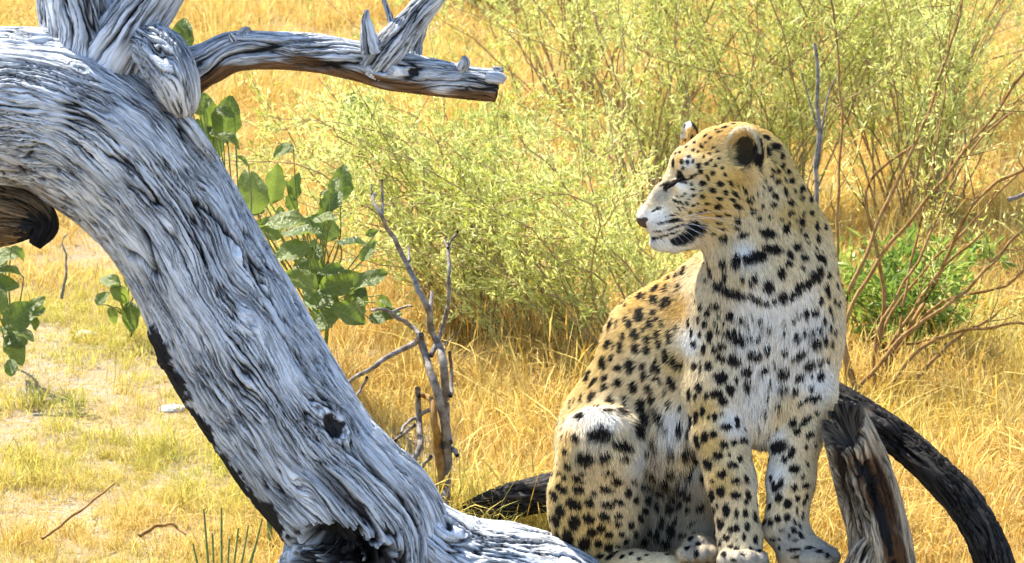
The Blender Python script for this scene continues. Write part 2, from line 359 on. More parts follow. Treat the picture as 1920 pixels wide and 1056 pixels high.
def build_broad_plants():
    from mathutils import Matrix
    meshes = broad_leaf_meshes(); mat = broad_leaf_material()
    for me in meshes: me.materials.append(mat)
    rng = np.random.RandomState(8)
    def plant(label, base, leaves, depth, dvar=.12):
        root = thing('broad_leaved_plant', label, 'plant', 'broad-leaved plants behind the dead trunk', tuple(base)); tb = Tubes()
        leaves = list(leaves) + [(x + rng.normal() * 26, y + rng.normal() * 26, ln * rng.uniform(.4, .75), rng.uniform(0, 360), rng.uniform(-10, 70)) for x, y, ln, *_ in leaves]
        cen = np.mean([at(x, y, depth) for x, y, *_ in leaves], 0); hub = np.array(base) * .35 + cen * .65
        tb.add([np.array(base), np.array(base) * .6 + hub * .4 + np.array([.02, 0, .02]), hub], .007, .004, 6)
        for (x, y, ln, ang, tilt) in leaves:           # tip direction angle in the picture plane, tilt towards the lens
            d = depth + rng.uniform(-dvar, dvar); a = math.radians(ang); sz = ln * .78 * S * d / D0
            tip = RT * math.cos(a) + UP * math.sin(a); tip = tip + FW * rng.uniform(-.5, .3); tip /= np.linalg.norm(tip)
            nrm = -FW * math.cos(math.radians(tilt)) + UP * math.sin(math.radians(tilt)) + rng.normal(size=3) * .25; nrm -= tip * (nrm @ tip); nrm /= np.linalg.norm(nrm)
            side = np.cross(tip, nrm); o = at(x, y, d) - tip * sz * .5
            ob = bpy.data.objects.new('leaf', meshes[rng.randint(4)]); COL.objects.link(ob); ob.parent = root
            M = Matrix((list(side * sz * rng.uniform(.85, 1.2)) + [0], list(tip * sz) + [0], list(nrm * sz) + [0], [0, 0, 0, 1])).transposed(); M.translation = Vector(o) - root.location; ob.matrix_local = M
            q_ = rng.uniform(.55, 1.0); s0 = np.array(base) * (1 - q_) + hub * q_; mid = (s0 + o) / 2 + np.array([rng.normal() * .012, 0, .015]); tb.add([s0, mid, o], .003, .0015, 5)
        child('stalks', tb.mesh('stalks'), TWIG_GREEN, root)
    g = lambda x, y, d: np.array(at(x, y, d)[:2].tolist() + [0.0])
    plant('broad-leaved green plant in the middle, between the trunk and the dead sapling', on_ground(600, 690),
          [(478, 365, 95, 95, 10), (515, 345, 95, 75, 35), (462, 350, 70, 110, 20), (552, 352, 70, 80, 10), (530, 415, 110, 175, 60), (565, 432, 100, 10, 55), (605, 425, 90, 150, 30), (640, 345, 80, 85, 5), (625, 372, 70, 60, 20), (545, 470, 90, 190, 50),
           (660, 452, 80, 5, 70), (610, 395, 60, 100, 5), (580, 500, 80, 0, 60), (640, 530, 110, 20, 40), (600, 560, 100, 160, 45), (695, 522, 90, 30, 35), (565, 525, 90, 150, 50), (655, 590, 90, -20, 40), (720, 590, 80, 15, 30), (610, 600, 90, 200, 40), (500, 430, 80, 150, 40), (590, 470, 70, 80, 20), (668, 560, 80, 70, 25), (690, 470, 60, 60, 10), (540, 560, 80, 120, 25)], 9.75, .25)
    plant('tall shoot with broad leaves showing above and below the branch beside the burl', g(500, 500, 8.75),
          [(341, 68, 92, 84, 5), (425, 222, 105, 80, 10), (388, 205, 90, 110, 15), (402, 262, 80, -70, 20), (372, 248, 70, 200, 30), (368, 195, 60, 130, 10), (430, 258, 60, -20, 40), (390, 290, 60, -110, 20)], 8.75, .1)
    plant('single short leafy shoot in the golden grass below the broken branch', on_ground(668, 400), [(662, 205, 80, 95, 5), (680, 205, 70, 50, 15), (672, 225, 60, 120, 25), (690, 222, 50, 10, 30)], 12.4, .05)
    plant('broad-leaved plant cut by the left picture edge under the arched trunk', on_ground(15, 690),
          [(8, 480, 80, 20, 40), (18, 505, 80, 150, 60), (38, 590, 95, 40, 15), (25, 622, 90, 130, 20), (28, 655, 80, -60, 25), (58, 578, 70, 60, 30), (-10, 560, 90, 90, 10), (5, 530, 70, 10, 50), (45, 625, 60, -20, 40)], 10.3, .1)
    plant('small sprig of green leaves peeping out behind the middle of the leaning trunk', on_ground(240, 640), [(205, 525, 62, 150, 20), (226, 552, 60, -40, 20), (245, 592, 70, -85, 15), (270, 560, 70, 60, 10)], 10.85, .05)
build_broad_plants()

# ------------------------------------------------------------------ dead sapling, sticks, stones
def build_small():
    rng = np.random.RandomState(4)
    D = 9.0
    r = thing('dead_sapling', 'bare grey dead sapling with forked twigs in front of the bushes', 'sapling', loc=tuple(on_ground(830, 935)))
    def br(name, pts, r0, r1, mat=TWIG_GREY, dd=0, bend=.006):
        tb = Tubes(); k = S * D / D0
        for i, (P, a, b) in enumerate(pts if isinstance(pts[0][0], (list, tuple)) and not isinstance(pts[0][0][0], (int, float)) is False and len(pts[0]) == 3 and isinstance(pts[0][0], list) else [(pts, r0, r1)]):
            tb.add([at(x, y, D + dd + .04 * math.sin(i + q * 1.7)) for q, (x, y) in enumerate(P)], a * k * .86, b * k * .86, 7, bend, rng.rand() * 30)
        child(name, tb.mesh(name), mat, r)
    br('stem', [(832, 960), (838, 870), (835, 799), (815, 719), (795, 659), (788, 632)], 12, 8)
    br('stem', [(840, 830), (835, 790), (835, 731), (831, 679), (824, 651), (811, 626), (802, 580), (786, 547), (765, 497), (732, 438), (715, 405), (700, 376), (703, 366)], 11, 3.5)
    br('stem', [(808, 668), (827, 622), (840, 572), (842, 513), (840, 467), (848, 450), (858, 434)], 6, 3.2)
    br('twig', [(840, 465), (834, 450), (836, 444)], 3.5, 2); br('twig', [(716, 405), (717, 370), (716, 338)], 4, 2.5); br('twig', [(767, 490), (765, 459)], 3.5, 2); br('twig', [(806, 585), (809, 547)], 5, 3.5)
    br('twig', [(700, 378), (696, 366), (698, 345)], 2.5, 1.5); br('twig', [(857, 620), (838, 640), (826, 652)], 2, 2)
    br('branch', [(790, 634), (773, 613), (732, 588), (714, 580), (698, 582)], 6, 3); br('twig', [(735, 586), (750, 578), (772, 574)], 3.5, 2.2)
    br('branch', [(790, 628), (775, 645), (732, 667), (690, 694), (648, 719)], 7, 4.5); br('twig', [(688, 708), (678, 728), (662, 752)], 4, 2)
    br('broken_stem', [(783, 728), (785, 783), (788, 830), (775, 862), (752, 888)], 6.5, 8); br('broken_stem', [(785, 742), (797, 742), (810, 754), (815, 791), (822, 838), (828, 940)], 5, 13, TWIG_BROWN)
    br('twig', [(813, 765), (779, 783), (757, 800), (752, 812)], 5, 3); br('twig', [(778, 797), (747, 822), (735, 830), (723, 844)], 4.5, 3); br('twig', [(742, 826), (741, 840)], 4, 2)
    br('twig', [(808, 856), (791, 878), (773, 912)], 4.5, 3); br('twig', [(830, 836), (845, 838), (858, 853)], 8, 5); br('twig', [(843, 660), (847, 700), (845, 745)], 3.5, 5)
    # thin green rushes in the near corner
    tb = Tubes(); rr = thing('rush_clump', 'clump of thin straight green rushes at the bottom left of the trunk base', 'rushes', loc=tuple(on_ground(425, 1130)))
    for (x0, y0, x1) in [(382, 955, 398), (415, 952, 416), (398, 1000, 405), (447, 990, 428), (466, 985, 436), (492, 972, 446), (430, 1010, 422), (362, 1020, 390), (476, 1030, 440)]:
        child('rush_stem', (lambda t: (t.add([at(x1, 1150, 8.25), at((x0 + x1) / 2, (y0 + 1150) / 2, 8.25), at(x0, y0, 8.25)], .0034, .002, 5), t.mesh('rush_stem'))[1])(Tubes()), TWIG_GREEN, rr)
    # small stick at the edge
    for lab, P, a, b, mt in [('small dark stick pointing in from the picture edge beside the stalks', [(1890, 375, 9.6), (1925, 364, 9.6), (1960, 355, 9.6)], .006, .004, TWIG_GREY),
                             ('dark curved stick lying in the short grass near the bottom left corner', [(262, 1005, 8.72), (290, 990, 8.74), (325, 985, 8.74), (348, 1000, 8.72)], .005, .003, TWIG_BROWN),
                             ('dry brown stick lying in the short grass at the lower left edge', [(80, 1010, 8.7), (150, 960, 8.82), (215, 905, 8.98)], .0035, .0025, TWIG_BROWN),
                             ('small bare twig standing in the sandy patch under the arch', [(115, 560, 10.9), (125, 500, 10.9), (118, 455, 10.9), (126, 440, 10.9)], .005, .002, TWIG_GREY)]:
        tb = Tubes(); tb.add([at(*p) for p in P], a, b, 6, .01, rng.rand() * 20)
        o = link('stick', tb.mesh('stick'), mt); tag(o, lab, 'stick', 'loose dead sticks')
    # stones
    m = NT('pale_stone'); tc = m.new('TexCoord').outputs['Object']; m.put(m.b, 'Base Color', m.mix(m.noise(tc, 14, 5), (.30, .28, .25), (.52, .50, .46))); m.b.inputs['Roughness'].default_value = .9; m.put(m.b, 'Normal', m.bump(m.noise(tc, 30, 5), .6, .02))
    import bmesh
    for lab, (x, y), sz in [('flat pale stone beside the lower edge of the leaning trunk', (325, 768), (.04, .026, .013)), ('small whitish stone in the grass at left under the arch', (160, 632), (.03, .025, .016))]:
        bm = bmesh.new(); bmesh.ops.create_icosphere(bm, subdivisions=4, radius=1); v = np.array([q.co[:] for q in bm.verts]); f = np.array([[q.index for q in p.verts] for p in bm.faces]); bm.free()
        v = v * (1 + .35 * noise(v * 1.5 + x)[:, None] + .12 * noise(v * 4)[:, None]) * np.array(sz); g = on_ground(x, y)
        o = link('stone', mesh_np('stone', v, f), m.m); o.location = (g[0], g[1], float(gz(g[0], g[1])) + sz[2] * .1); tag(o, lab, 'stone', 'small pale stones')
build_small()

# ------------------------------------------------------------------ grass
def tuft(name, n, h, spread, width, rng, lean=.5, seedhead=False):
    segs = 4; V, F, var = [], [], []
    for k in range(n):
        b = np.append(rng.normal(size=2) * spread, 0); a = rng.uniform(0, 2 * math.pi); out = np.array([math.cos(a), math.sin(a), 0])
        L = h * rng.uniform(.45, 1.15); bend = lean * rng.uniform(.2, 1.5); s = np.array([-out[1], out[0], 0]); tw = rng.uniform(-1, 1); s = s * math.cos(tw) + out * math.sin(tw)
        i0 = len(V); w = width * rng.uniform(.6, 1.3); kink = rng.rand() < .2
        for q in range(segs + 1):
            t = q / segs; p = b + out * L * bend * t ** 1.8 * .8 + np.array([0, 0, L * (t - .35 * min(bend, 1.4) * t ** 2.2)])
            if kink and t > .6: p = p + out * L * .35 * (t - .6) - np.array([0, 0, L * .9 * (t - .6)])
            ww = w * (1 - t) ** .6 + .0004
            if seedhead and q == segs - 1: ww = w * 1.6
            V += [p - s * ww * .5, p + s * ww * .5]
        for q in range(segs): F.append((i0 + 2 * q, i0 + 2 * q + 1, i0 + 2 * q + 3, i0 + 2 * q + 2))
        var += [np.clip(rng.rand() ** 1.1, 0, 1)] * (2 * segs + 2)
    me = mesh_np(name, np.array(V), np.array(F), False); attr_f(me, 'var', var); return me
def build_grass():
    rng = np.random.RandomState(6)
    mat = leaf_material('grass_blade', (.40, .21, .022), (.73, .55, .18), transl=.45, rough=.55, spec=.25, instancer='tint', extra=((.26, .27, .03), (.58, .55, .10)))
    coll = bpy.data.collections.new('grass_tufts')
    specs = [(26, .13, .04, .0030, .8, False), (30, .10, .045, .0034, 1.0, False), (22, .19, .04, .0028, .7, True), (34, .07, .05, .0032, 1.0, False), (18, .25, .05, .0024, .8, True), (24, .16, .06, .0026, 1.3, False), (5, .28, .08, .0024, 1.2, True), (16, .11, .07, .0036, 2.0, False)]
    for k, (n, h, sp, w, ln, sh) in enumerate(specs):
        me = tuft('grass_tuft_%d' % k, n, h, sp, w, rng, ln, sh); me.materials.append(mat)
        coll.objects.link(bpy.data.objects.new('grass_tuft_%d' % k, me))
    N = 60000
    y = 7.3 + (rng.rand(N) ** 1.25) * 24; x = (rng.rand(N) * 2 - 1) * (.15 * y + 1.0)
    z = gz(x, y)
    W = np.stack([x, y, z], 1); px, py = pix(W)
    patch = noise(np.stack([x * 1.6, y * 1.6, np.zeros(N)], 1)) + .5 * noise(np.stack([x * 5, y * 5, np.ones(N)], 1))
    bare = smooth(.02, .42, patch) * .88
    for (bx, by, rx, ry) in [(170, 450, 110, 60), (120, 720, 150, 55), (20, 810, 60, 40), (300, 760, 60, 30), (1180, 300, 120, 60), (1010, 720, 60, 40), (1290, 420, 150, 60), (60, 640, 70, 40)]:
        bare = np.maximum(bare, smooth(1.25, .6, np.sqrt(((px - bx) / rx) ** 2 + ((py - by) / ry) ** 2)) * .80)
    keep = rng.rand(N) > bare
    x, y, z, px, py = (q[keep] for q in (x, y, z, px, py)); n = len(x)
    short = smooth(620, 420, px) * smooth(380, 520, py)                       # cropped grass lower left
    green = np.clip(.0 + 1.25 * noise(np.stack([x * 1.1, y * 1.1, np.full(n, 3.)], 1)) + .5 * short + rng.normal(size=n) * .16, 0, 1)
    kind = np.where(rng.rand(n) < short * .9, rng.choice([1, 3], n), rng.choice([0, 1, 2, 4, 5, 0, 5, 6, 7, 3], n))
    kind = np.where(y < 8.5, rng.choice([1, 3], n), kind)
    scl = rng.uniform(.6, 1.15, n) * (1 - .35 * short) * (1 + .12 * np.clip(y - 16, 0, 10) / 10)
    scl = scl * np.clip(.85 + .9 * noise(np.stack([x * 4.5, y * 3, np.full(n, 9.)], 1)) + .5 * noise(np.stack([x * 12, y * 8, np.full(n, 5.)], 1)), .4, 1.5)
    me = bpy.data.meshes.new('grass'); me.vertices.add(n); me.vertices.foreach_set('co', np.stack([x, y, z], 1).astype(np.float32).ravel()); me.update()
    attr_f(me, 'tint', green); attr_f(me, 'scl', scl)
    a = me.attributes.new('kind_index', 'INT', 'POINT'); a.data.foreach_set('value', kind.astype(np.int32))
    attr_v(me, 'rot', np.stack([rng.normal(size=n) * .12, rng.normal(size=n) * .12, rng.rand(n) * 6.28], 1))
    o = link('grass', me, mat); tag(o, 'golden dry savanna grass with green tufts covering the ground', 'grass', kind='stuff')
    ng = bpy.data.node_groups.new('grass_scatter', 'GeometryNodeTree')
    ng.interface.new_socket('Geometry', in_out='INPUT', socket_type='NodeSocketGeometry'); ng.interface.new_socket('Geometry', in_out='OUTPUT', socket_type='NodeSocketGeometry')
    N_ = lambda t: ng.nodes.new(t)
    gi, go, m2p, ip, ci = N_('NodeGroupInput'), N_('NodeGroupOutput'), N_('GeometryNodeMeshToPoints'), N_('GeometryNodeInstanceOnPoints'), N_('GeometryNodeCollectionInfo')
    ci.inputs['Collection'].default_value = coll; ci.inputs['Separate Children'].default_value = True; ci.inputs['Reset Children'].default_value = True
    def na(name, t):
        q = N_('GeometryNodeInputNamedAttribute'); q.data_type = t; q.inputs['Name'].default_value = name; return [s for s in q.outputs if s.enabled and s.name == 'Attribute'][0]
    ip.inputs['Pick Instance'].default_value = True
    l = ng.links.new
    l(gi.outputs[0], m2p.inputs['Mesh']); l(m2p.outputs[0], ip.inputs['Points']); l(ci.outputs[0], ip.inputs['Instance'])
    l(na('kind_index', 'INT'), ip.inputs['Instance Index']); l(na('scl', 'FLOAT'), ip.inputs['Scale']); l(na('rot', 'FLOAT_VECTOR'), ip.inputs['Rotation'])
    l(ip.outputs[0], go.inputs[0])
    md = o.modifiers.new('scatter', 'NODES'); md.node_group = ng
build_grass()
# ------------------------------------------------------------------ dead wood
def wood_material(name, pale, mid, dark, stain=(.20, .115, .06), char=(.012, .011, .011), fine=1.0, rough=0.85):
    m = NT(name)
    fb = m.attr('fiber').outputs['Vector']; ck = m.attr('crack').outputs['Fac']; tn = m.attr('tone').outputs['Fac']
    st = m.attr('stain').outputs['Fac']; ch = m.attr('char').outputs['Fac']
    mp = m.new('Mapping'); m.l.new(fb, mp.inputs['Vector']); mp.inputs['Scale'].default_value = (560 * fine, 560 * fine, 24 * fine)
    f1 = m.noise(mp.outputs[0], 1.0, 4, 0.65)
    mp2 = m.new('Mapping'); m.l.new(fb, mp2.inputs['Vector']); mp2.inputs['Scale'].default_value = (110 * fine, 110 * fine, 10 * fine)
    f2 = m.noise(mp2.outputs[0], 1.0, 4, 0.6)
    t = m.math('ADD', m.math('MULTIPLY', tn, 0.55), m.math('MULTIPLY_ADD', f2, 0.7, -0.1))
    c = m.ramp(t, [(0.18, mid), (0.62, pale)])
    def zero_lines(sc, along, w, off):
        mq = m.new('Mapping'); m.l.new(fb, mq.inputs['Vector']); mq.inputs['Scale'].default_value = (sc * fine, sc * fine, along * fine); mq.inputs['Location'].default_value = (off, off * 2, off * 3)
        nz = m.noise(mq.outputs[0], 1.0, 3, 0.55)
        a = m.math('ABSOLUTE', m.math('SUBTRACT', nz, 0.5))
        return m.ramp(a, [(0.0, (1, 1, 1)), (w, (0, 0, 0))])
    mk = m.new('Mapping'); m.l.new(fb, mk.inputs['Vector']); mk.inputs['Scale'].default_value = (26, 26, 11)
    gate = m.ramp(m.noise(mk.outputs[0], 1.0, 2), [(0.38, (0, 0, 0)), (0.58, (1, 1, 1))])
    l1 = m.math('MULTIPLY', zero_lines(80, 4.6, 0.030, 3.1), m.math('MULTIPLY_ADD', gate, 0.6, 0.4)); l2 = m.math('MULTIPLY', zero_lines(190, 9, 0.05, 7.7), gate)
    line = m.math('MAXIMUM', l1, m.math('MULTIPLY', l2, 0.7))
    c = m.mix(m.math('MULTIPLY', line, 0.8), c, tuple(0.22 * q for q in mid))
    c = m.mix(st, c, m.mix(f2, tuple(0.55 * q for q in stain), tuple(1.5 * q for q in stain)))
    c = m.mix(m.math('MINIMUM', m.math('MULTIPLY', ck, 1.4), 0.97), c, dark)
    c = m.mix(ch, c, m.mix(f2, char, tuple(4.5 * q for q in char)))
    m.put(m.b, 'Base Color', c); m.b.inputs['Roughness'].default_value = rough; m.b.inputs['Specular IOR Level'].default_value = 0.06
    h = m.math('SUBTRACT', m.math('ADD', m.math('MULTIPLY', f1, 1.3), f2), m.math('MULTIPLY', line, 1.2))
    m.put(m.b, 'Normal', m.bump(h, 0.9, 0.006))
    return m.m

def wood_tube(name, ctrl, res, amp=1.0, twist=0.6, cell=1.0, knots=(), chars=(), stain_fn=None, rough_end=0.0, lump=1.0, seed=0, crack_w=1.0, hollow=None, parent=None, mat=None, world=False, cut=None, bevel=0.0):
    """ctrl: (px, py, depth m, radius px) or world x,y,z,r(m)"""
    if world: C = np.array(ctrl, float)
    else: C = np.array([list(at(x, y, d)) + [r * S * d / D0] for x, y, d, r in ctrl])
    _, L = catmull(C, None)
    n = max(6, int(L / res)); K, L = catmull(C, n)
    c, R = K[:, :3], np.maximum(K[:, 3], 0.0008)
    T = np.gradient(c, axis=0); T /= np.linalg.norm(T, axis=1)[:, None]
    N = np.zeros_like(T); v = -FW - T[0] * (-FW @ T[0]); N[0] = v / np.linalg.norm(v)
    for k in range(1, n):
        v = N[k - 1] - T[k] * (N[k - 1] @ T[k]); N[k] = v / np.linalg.norm(v)
    B = np.cross(T, N)
    Rm = float(np.median(R)); m = max(8, int(2 * math.pi * R.max() / res))
    th = np.linspace(0, 2 * math.pi, m, endpoint=False)
    s = np.linspace(0, L, n)
    TH, SS = np.meshgrid(th, s); RR = R[:, None] * np.ones_like(TH)
    rad = np.cos(TH)[..., None] * N[:, None] + np.sin(TH)[..., None] * B[:, None]
    base = c[:, None] + RR[..., None] * rad
    px, py = pix(base)
    front = (rad @ FW) < 0.15
    so = 13.7 * seed
    q = lambda t, st, sc: np.stack([np.cos(t) * Rm / sc, np.sin(t) * Rm / sc, SS / st + so], -1)
    tw = TH + twist * SS
    tw = tw + cell * (0.042 * noise(q(TH, .24 * cell, .12 * cell)) + 0.011 * noise(q(TH, .10 * cell, .045 * cell) + 5) + 0.005 * noise(q(TH, .04 * cell, .018 * cell) + 3) + 0.003 * noise(q(TH, .014 * cell, .009 * cell) + 4)) / Rm
    kb = np.zeros_like(TH); kd = np.zeros_like(TH)
    for (kx, ky, kr, kh) in knots:
        d2 = np.where(front, (px - kx) ** 2 + (py - ky) ** 2, 1e9); i, j = np.unravel_index(np.argmin(d2), d2.shape)
        du = np.angle(np.exp(1j * (TH - TH[i, j]))) * RR; ds = SS - SS[i, j]; kr_ = kr * S
        e = np.sqrt(du ** 2 + (ds / 1.5) ** 2) / kr_
        tw = tw - np.sign(du) * np.minimum(np.abs(du), kr_) * 0.7 * np.exp(-(e / 1.7) ** 2) / Rm
        ring = 0.5 + 0.5 * np.cos(e * 9 + 2 * noise(q(TH, .02, .02)))
        inside = smooth(1.15, 0.75, e)
        hole = 1.0 if kr >= 12 and kh >= .004 else 0.15
        kb += kh * (np.exp(-((e - 0.95) / 0.45) ** 2) * 0.9 - 1.6 * hole * smooth(0.62, 0.25, e)) + 0.0015 * inside * ring
        kd = np.maximum(kd, hole * smooth(0.72, 0.35, e + 0.5 * noise(q(TH, .012, .012))) * 0.95 + 0.4 * inside * hole * (ring < 0.3))
    Q = lambda st, sc: q(tw, st * cell, sc * cell)
    g1 = noise(Q(.19, .012)); g2 = noise(Q(.45, .035) + 7); g0 = noise(Q(.09, .0055) + 2)
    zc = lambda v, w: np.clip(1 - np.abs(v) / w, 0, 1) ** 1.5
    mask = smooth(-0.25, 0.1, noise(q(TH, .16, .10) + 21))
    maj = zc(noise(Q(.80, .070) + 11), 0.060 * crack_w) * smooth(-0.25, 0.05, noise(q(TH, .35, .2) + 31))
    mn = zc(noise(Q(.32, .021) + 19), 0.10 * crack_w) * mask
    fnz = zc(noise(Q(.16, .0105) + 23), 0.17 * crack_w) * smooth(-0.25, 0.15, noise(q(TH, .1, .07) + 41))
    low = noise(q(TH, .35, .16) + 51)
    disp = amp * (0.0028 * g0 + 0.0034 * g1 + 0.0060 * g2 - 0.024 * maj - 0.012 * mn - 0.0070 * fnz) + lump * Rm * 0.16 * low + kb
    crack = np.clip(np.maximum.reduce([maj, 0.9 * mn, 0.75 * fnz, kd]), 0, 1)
    char = np.zeros_like(TH)
    cn = noise(q(TH, .03, .02) + 61) * 0.5 + noise(q(TH, .012, .01) + 67) * 0.35
    for (kx, ky, rx, ry, ang, dep) in chars:
        a = math.radians(ang); dx = px - kx; dy = py - ky
        e = np.sqrt(((dx * math.cos(a) + dy * math.sin(a)) / rx) ** 2 + ((-dx * math.sin(a) + dy * math.cos(a)) / ry) ** 2)
        f = smooth(1.12, 0.86, e + cn * 1.5) * ((rad @ FW) < 0.55)
        char = np.maximum(char, f); disp = disp + dep * f
    stain = np.zeros_like(TH) if stain_fn is None else np.clip(stain_fn(px, py, rad, TH, SS, noise(q(TH, .08, .03) + 71)), 0, 1)
    if rough_end:                                            # broken end: pull rings back unevenly
        back = rough_end * (0.5 + 0.9 * noise(q(TH, 9e9, .018) + 81)) * smooth(L - 4 * rough_end, L, SS)
        base = base - T[:, None] * back[..., None]
    if bevel:                                                # slanting break: the side towards the lens is lower
        bd = FW * .85 + RT * .53; base = base + T[:, None] * (bevel * (rad @ bd) * smooth(L - 5 * bevel, L, SS))[..., None]
    pos = base + disp[..., None] * rad
    if cut is not None: pos = cut(pos, SS, TH)
    V = pos.reshape(-1, 3); nv = len(V)
    i, j = np.meshgrid(np.arange(n - 1), np.arange(m), indexing='ij'); j2 = (j + 1) % m
    F = np.stack([i * m + j, i * m + j2, (i + 1) * m + j2, (i + 1) * m + j], -1).reshape(-1, 4)
    A = {k: v.reshape(-1) for k, v in dict(crack=crack, tone=0.5 + 0.9 * noise(q(TH, .2, .07) + 91), stain=stain, char=char).items()}
    fib = Q(1.0 / cell, 1.0 / cell).reshape(-1, 3)
    # end caps: concentric rings sinking to the middle
    for end, ring in ((0, np.arange(m)), (1, (n - 1) * m + np.arange(m))):
        cc = V[ring].mean(0); tdir = -T[0] if end == 0 else T[-1]; prev = ring; r_ = R[0] if end == 0 else R[-1]
        for f in (0.86, 0.6, 0.3, 0.02):
            w = cc + (V[ring] - cc) * f + tdir * (r_ * (0.10 if hollow is None or end == 0 else -hollow * (1 - f)) * (1 - f) + r_ * 0.16 * noise(V[ring] * 60 + f * 9) * (f > 0.1))[..., None] if True else None
            b = len(V); V = np.concatenate([V, w]); nx = b + np.arange(m)
            q4 = np.stack([prev, np.roll(prev, -1), np.roll(nx, -1), nx], 1); F = np.concatenate([F, q4[:, ::-1] if end == 0 else q4]); prev = nx
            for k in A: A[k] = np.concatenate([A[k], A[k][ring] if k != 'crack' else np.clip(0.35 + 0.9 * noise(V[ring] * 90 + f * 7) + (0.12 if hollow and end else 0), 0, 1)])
            fib = np.concatenate([fib, fib[ring] * f])
    # orient outward
    k2 = min(200, (n - 1) * m); fn = np.cross(V[F[:k2, 2]] - V[F[:k2, 0]], V[F[:k2, 3]] - V[F[:k2, 1]])
    if (fn * rad.reshape(-1, 3)[F[:k2, 0]]).sum() < 0: F = F[:, ::-1]
    me = mesh_np(name, V, F)
    for k, v in A.items(): attr_f(me, k, v)
    attr_v(me, 'fiber', fib)
    return child(name, me, mat, parent) if parent is not None else link(name, me, mat)

def build_dead_tree():
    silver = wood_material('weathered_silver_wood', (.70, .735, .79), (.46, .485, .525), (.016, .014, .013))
    root = thing('dead_tree', 'weathered silver dead tree trunk leaning across, with deep cracks and a broken branch', 'dead tree', loc=tuple(at(650, 1259, 8.0)))
    D = 7.98
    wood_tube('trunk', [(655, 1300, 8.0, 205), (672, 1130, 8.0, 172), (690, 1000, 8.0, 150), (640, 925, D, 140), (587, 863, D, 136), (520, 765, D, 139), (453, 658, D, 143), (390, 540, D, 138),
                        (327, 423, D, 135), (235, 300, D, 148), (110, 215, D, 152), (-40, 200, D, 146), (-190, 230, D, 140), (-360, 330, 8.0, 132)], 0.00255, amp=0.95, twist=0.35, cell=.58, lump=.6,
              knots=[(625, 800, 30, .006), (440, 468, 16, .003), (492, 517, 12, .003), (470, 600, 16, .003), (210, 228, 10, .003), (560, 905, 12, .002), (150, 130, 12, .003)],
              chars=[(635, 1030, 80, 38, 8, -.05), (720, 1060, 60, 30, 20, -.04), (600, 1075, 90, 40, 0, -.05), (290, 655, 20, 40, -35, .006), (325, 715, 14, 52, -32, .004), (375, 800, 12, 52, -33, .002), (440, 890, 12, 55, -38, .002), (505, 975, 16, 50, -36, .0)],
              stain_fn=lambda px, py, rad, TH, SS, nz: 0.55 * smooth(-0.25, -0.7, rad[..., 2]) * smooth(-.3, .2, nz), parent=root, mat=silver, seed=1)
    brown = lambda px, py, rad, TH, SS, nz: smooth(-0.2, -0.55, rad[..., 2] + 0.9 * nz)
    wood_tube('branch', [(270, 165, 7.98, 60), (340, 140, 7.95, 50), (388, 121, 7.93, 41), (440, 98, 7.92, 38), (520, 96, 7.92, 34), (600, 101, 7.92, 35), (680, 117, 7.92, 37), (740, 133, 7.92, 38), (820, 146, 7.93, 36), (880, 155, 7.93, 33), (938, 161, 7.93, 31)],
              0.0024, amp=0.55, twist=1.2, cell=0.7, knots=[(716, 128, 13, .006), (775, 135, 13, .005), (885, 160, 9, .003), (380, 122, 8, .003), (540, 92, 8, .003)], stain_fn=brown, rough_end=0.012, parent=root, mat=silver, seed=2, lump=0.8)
    lim = lambda *a, **k: wood_tube('limb', *a, parent=root, mat=silver, **k)
    lim([(150, 190, 7.99, 95), (165, 95, 7.97, 78), (150, 10, 7.96, 66), (120, -110, 7.96, 58), (80, -260, 7.98, 50)], 0.0028, amp=0.9, twist=0.8, seed=3)
    lim([(190, 140, 7.96, 70), (232, 70, 7.93, 58), (285, 0, 7.93, 52), (345, -90, 7.94, 46), (420, -230, 7.95, 40)], 0.0028, amp=0.9, twist=-0.6, seed=4)
    lim([(120, 110, 8.12, 40), (92, 20, 8.15, 24), (85, -60, 8.16, 22), (60, -200, 8.2, 18)], 0.0035, amp=0.5, cell=.6, seed=5)
    wood_tube('burl', [(262, 62, 7.92, 30), (295, 92, 7.88, 44), (322, 140, 7.86, 44), (338, 185, 7.87, 34), (345, 216, 7.9, 14)], 0.0026, amp=1.3, twist=2.5, cell=0.6, lump=2.0, knots=[(312, 110, 18, .0035)], parent=root, mat=silver, seed=6)
    wood_tube('splinter', [(330, 205, 7.88, 12), (365, 248, 7.88, 13), (392, 284, 7.89, 10), (405, 302, 7.89, 3)], 0.003, amp=0.4, cell=.4, parent=root, mat=silver, seed=7)
    sub = lambda *a, **k: wood_tube('side_branch', *a, parent=root, mat=silver, **k)
    sub([(700, 130, 7.92, 36), (722, 100, 7.9, 36), (758, 58, 7.9, 30), (800, 8, 7.9, 25), (850, -52, 7.91, 23), (930, -150, 7.92, 20)], 0.0025, amp=0.5, twist=1.0, cell=.6, seed=8)
    sub([(764, 128, 7.95, 26), (774, 92, 7.97, 18), (783, 58, 7.96, 16), (792, 22, 7.93, 17)], 0.003, amp=0.4, cell=.5, seed=9)
    wood_tube('stub', [(694, 98, 7.88, 24), (690, 64, 7.87, 15), (686, 38, 7.87, 9), (688, 18, 7.87, 3)], 0.0025, amp=0.4, cell=.5, parent=root, mat=silver, seed=10, stain_fn=lambda px, py, rad, TH, SS, nz: smooth(.2, .5, nz + .3) * (py < 60))
    wood_tube('stub', [(866, 128, 7.9, 12), (872, 116, 7.89, 10), (868, 106, 7.89, 4)], 0.0025, amp=0.3, cell=.4, parent=root, mat=silver, seed=11)
    wood_tube('stub', [(915, 145, 7.89, 12), (936, 147, 7.88, 12), (946, 152, 7.88, 7)], 0.0025, amp=0.4, cell=.4, parent=root, mat=silver, seed=12)
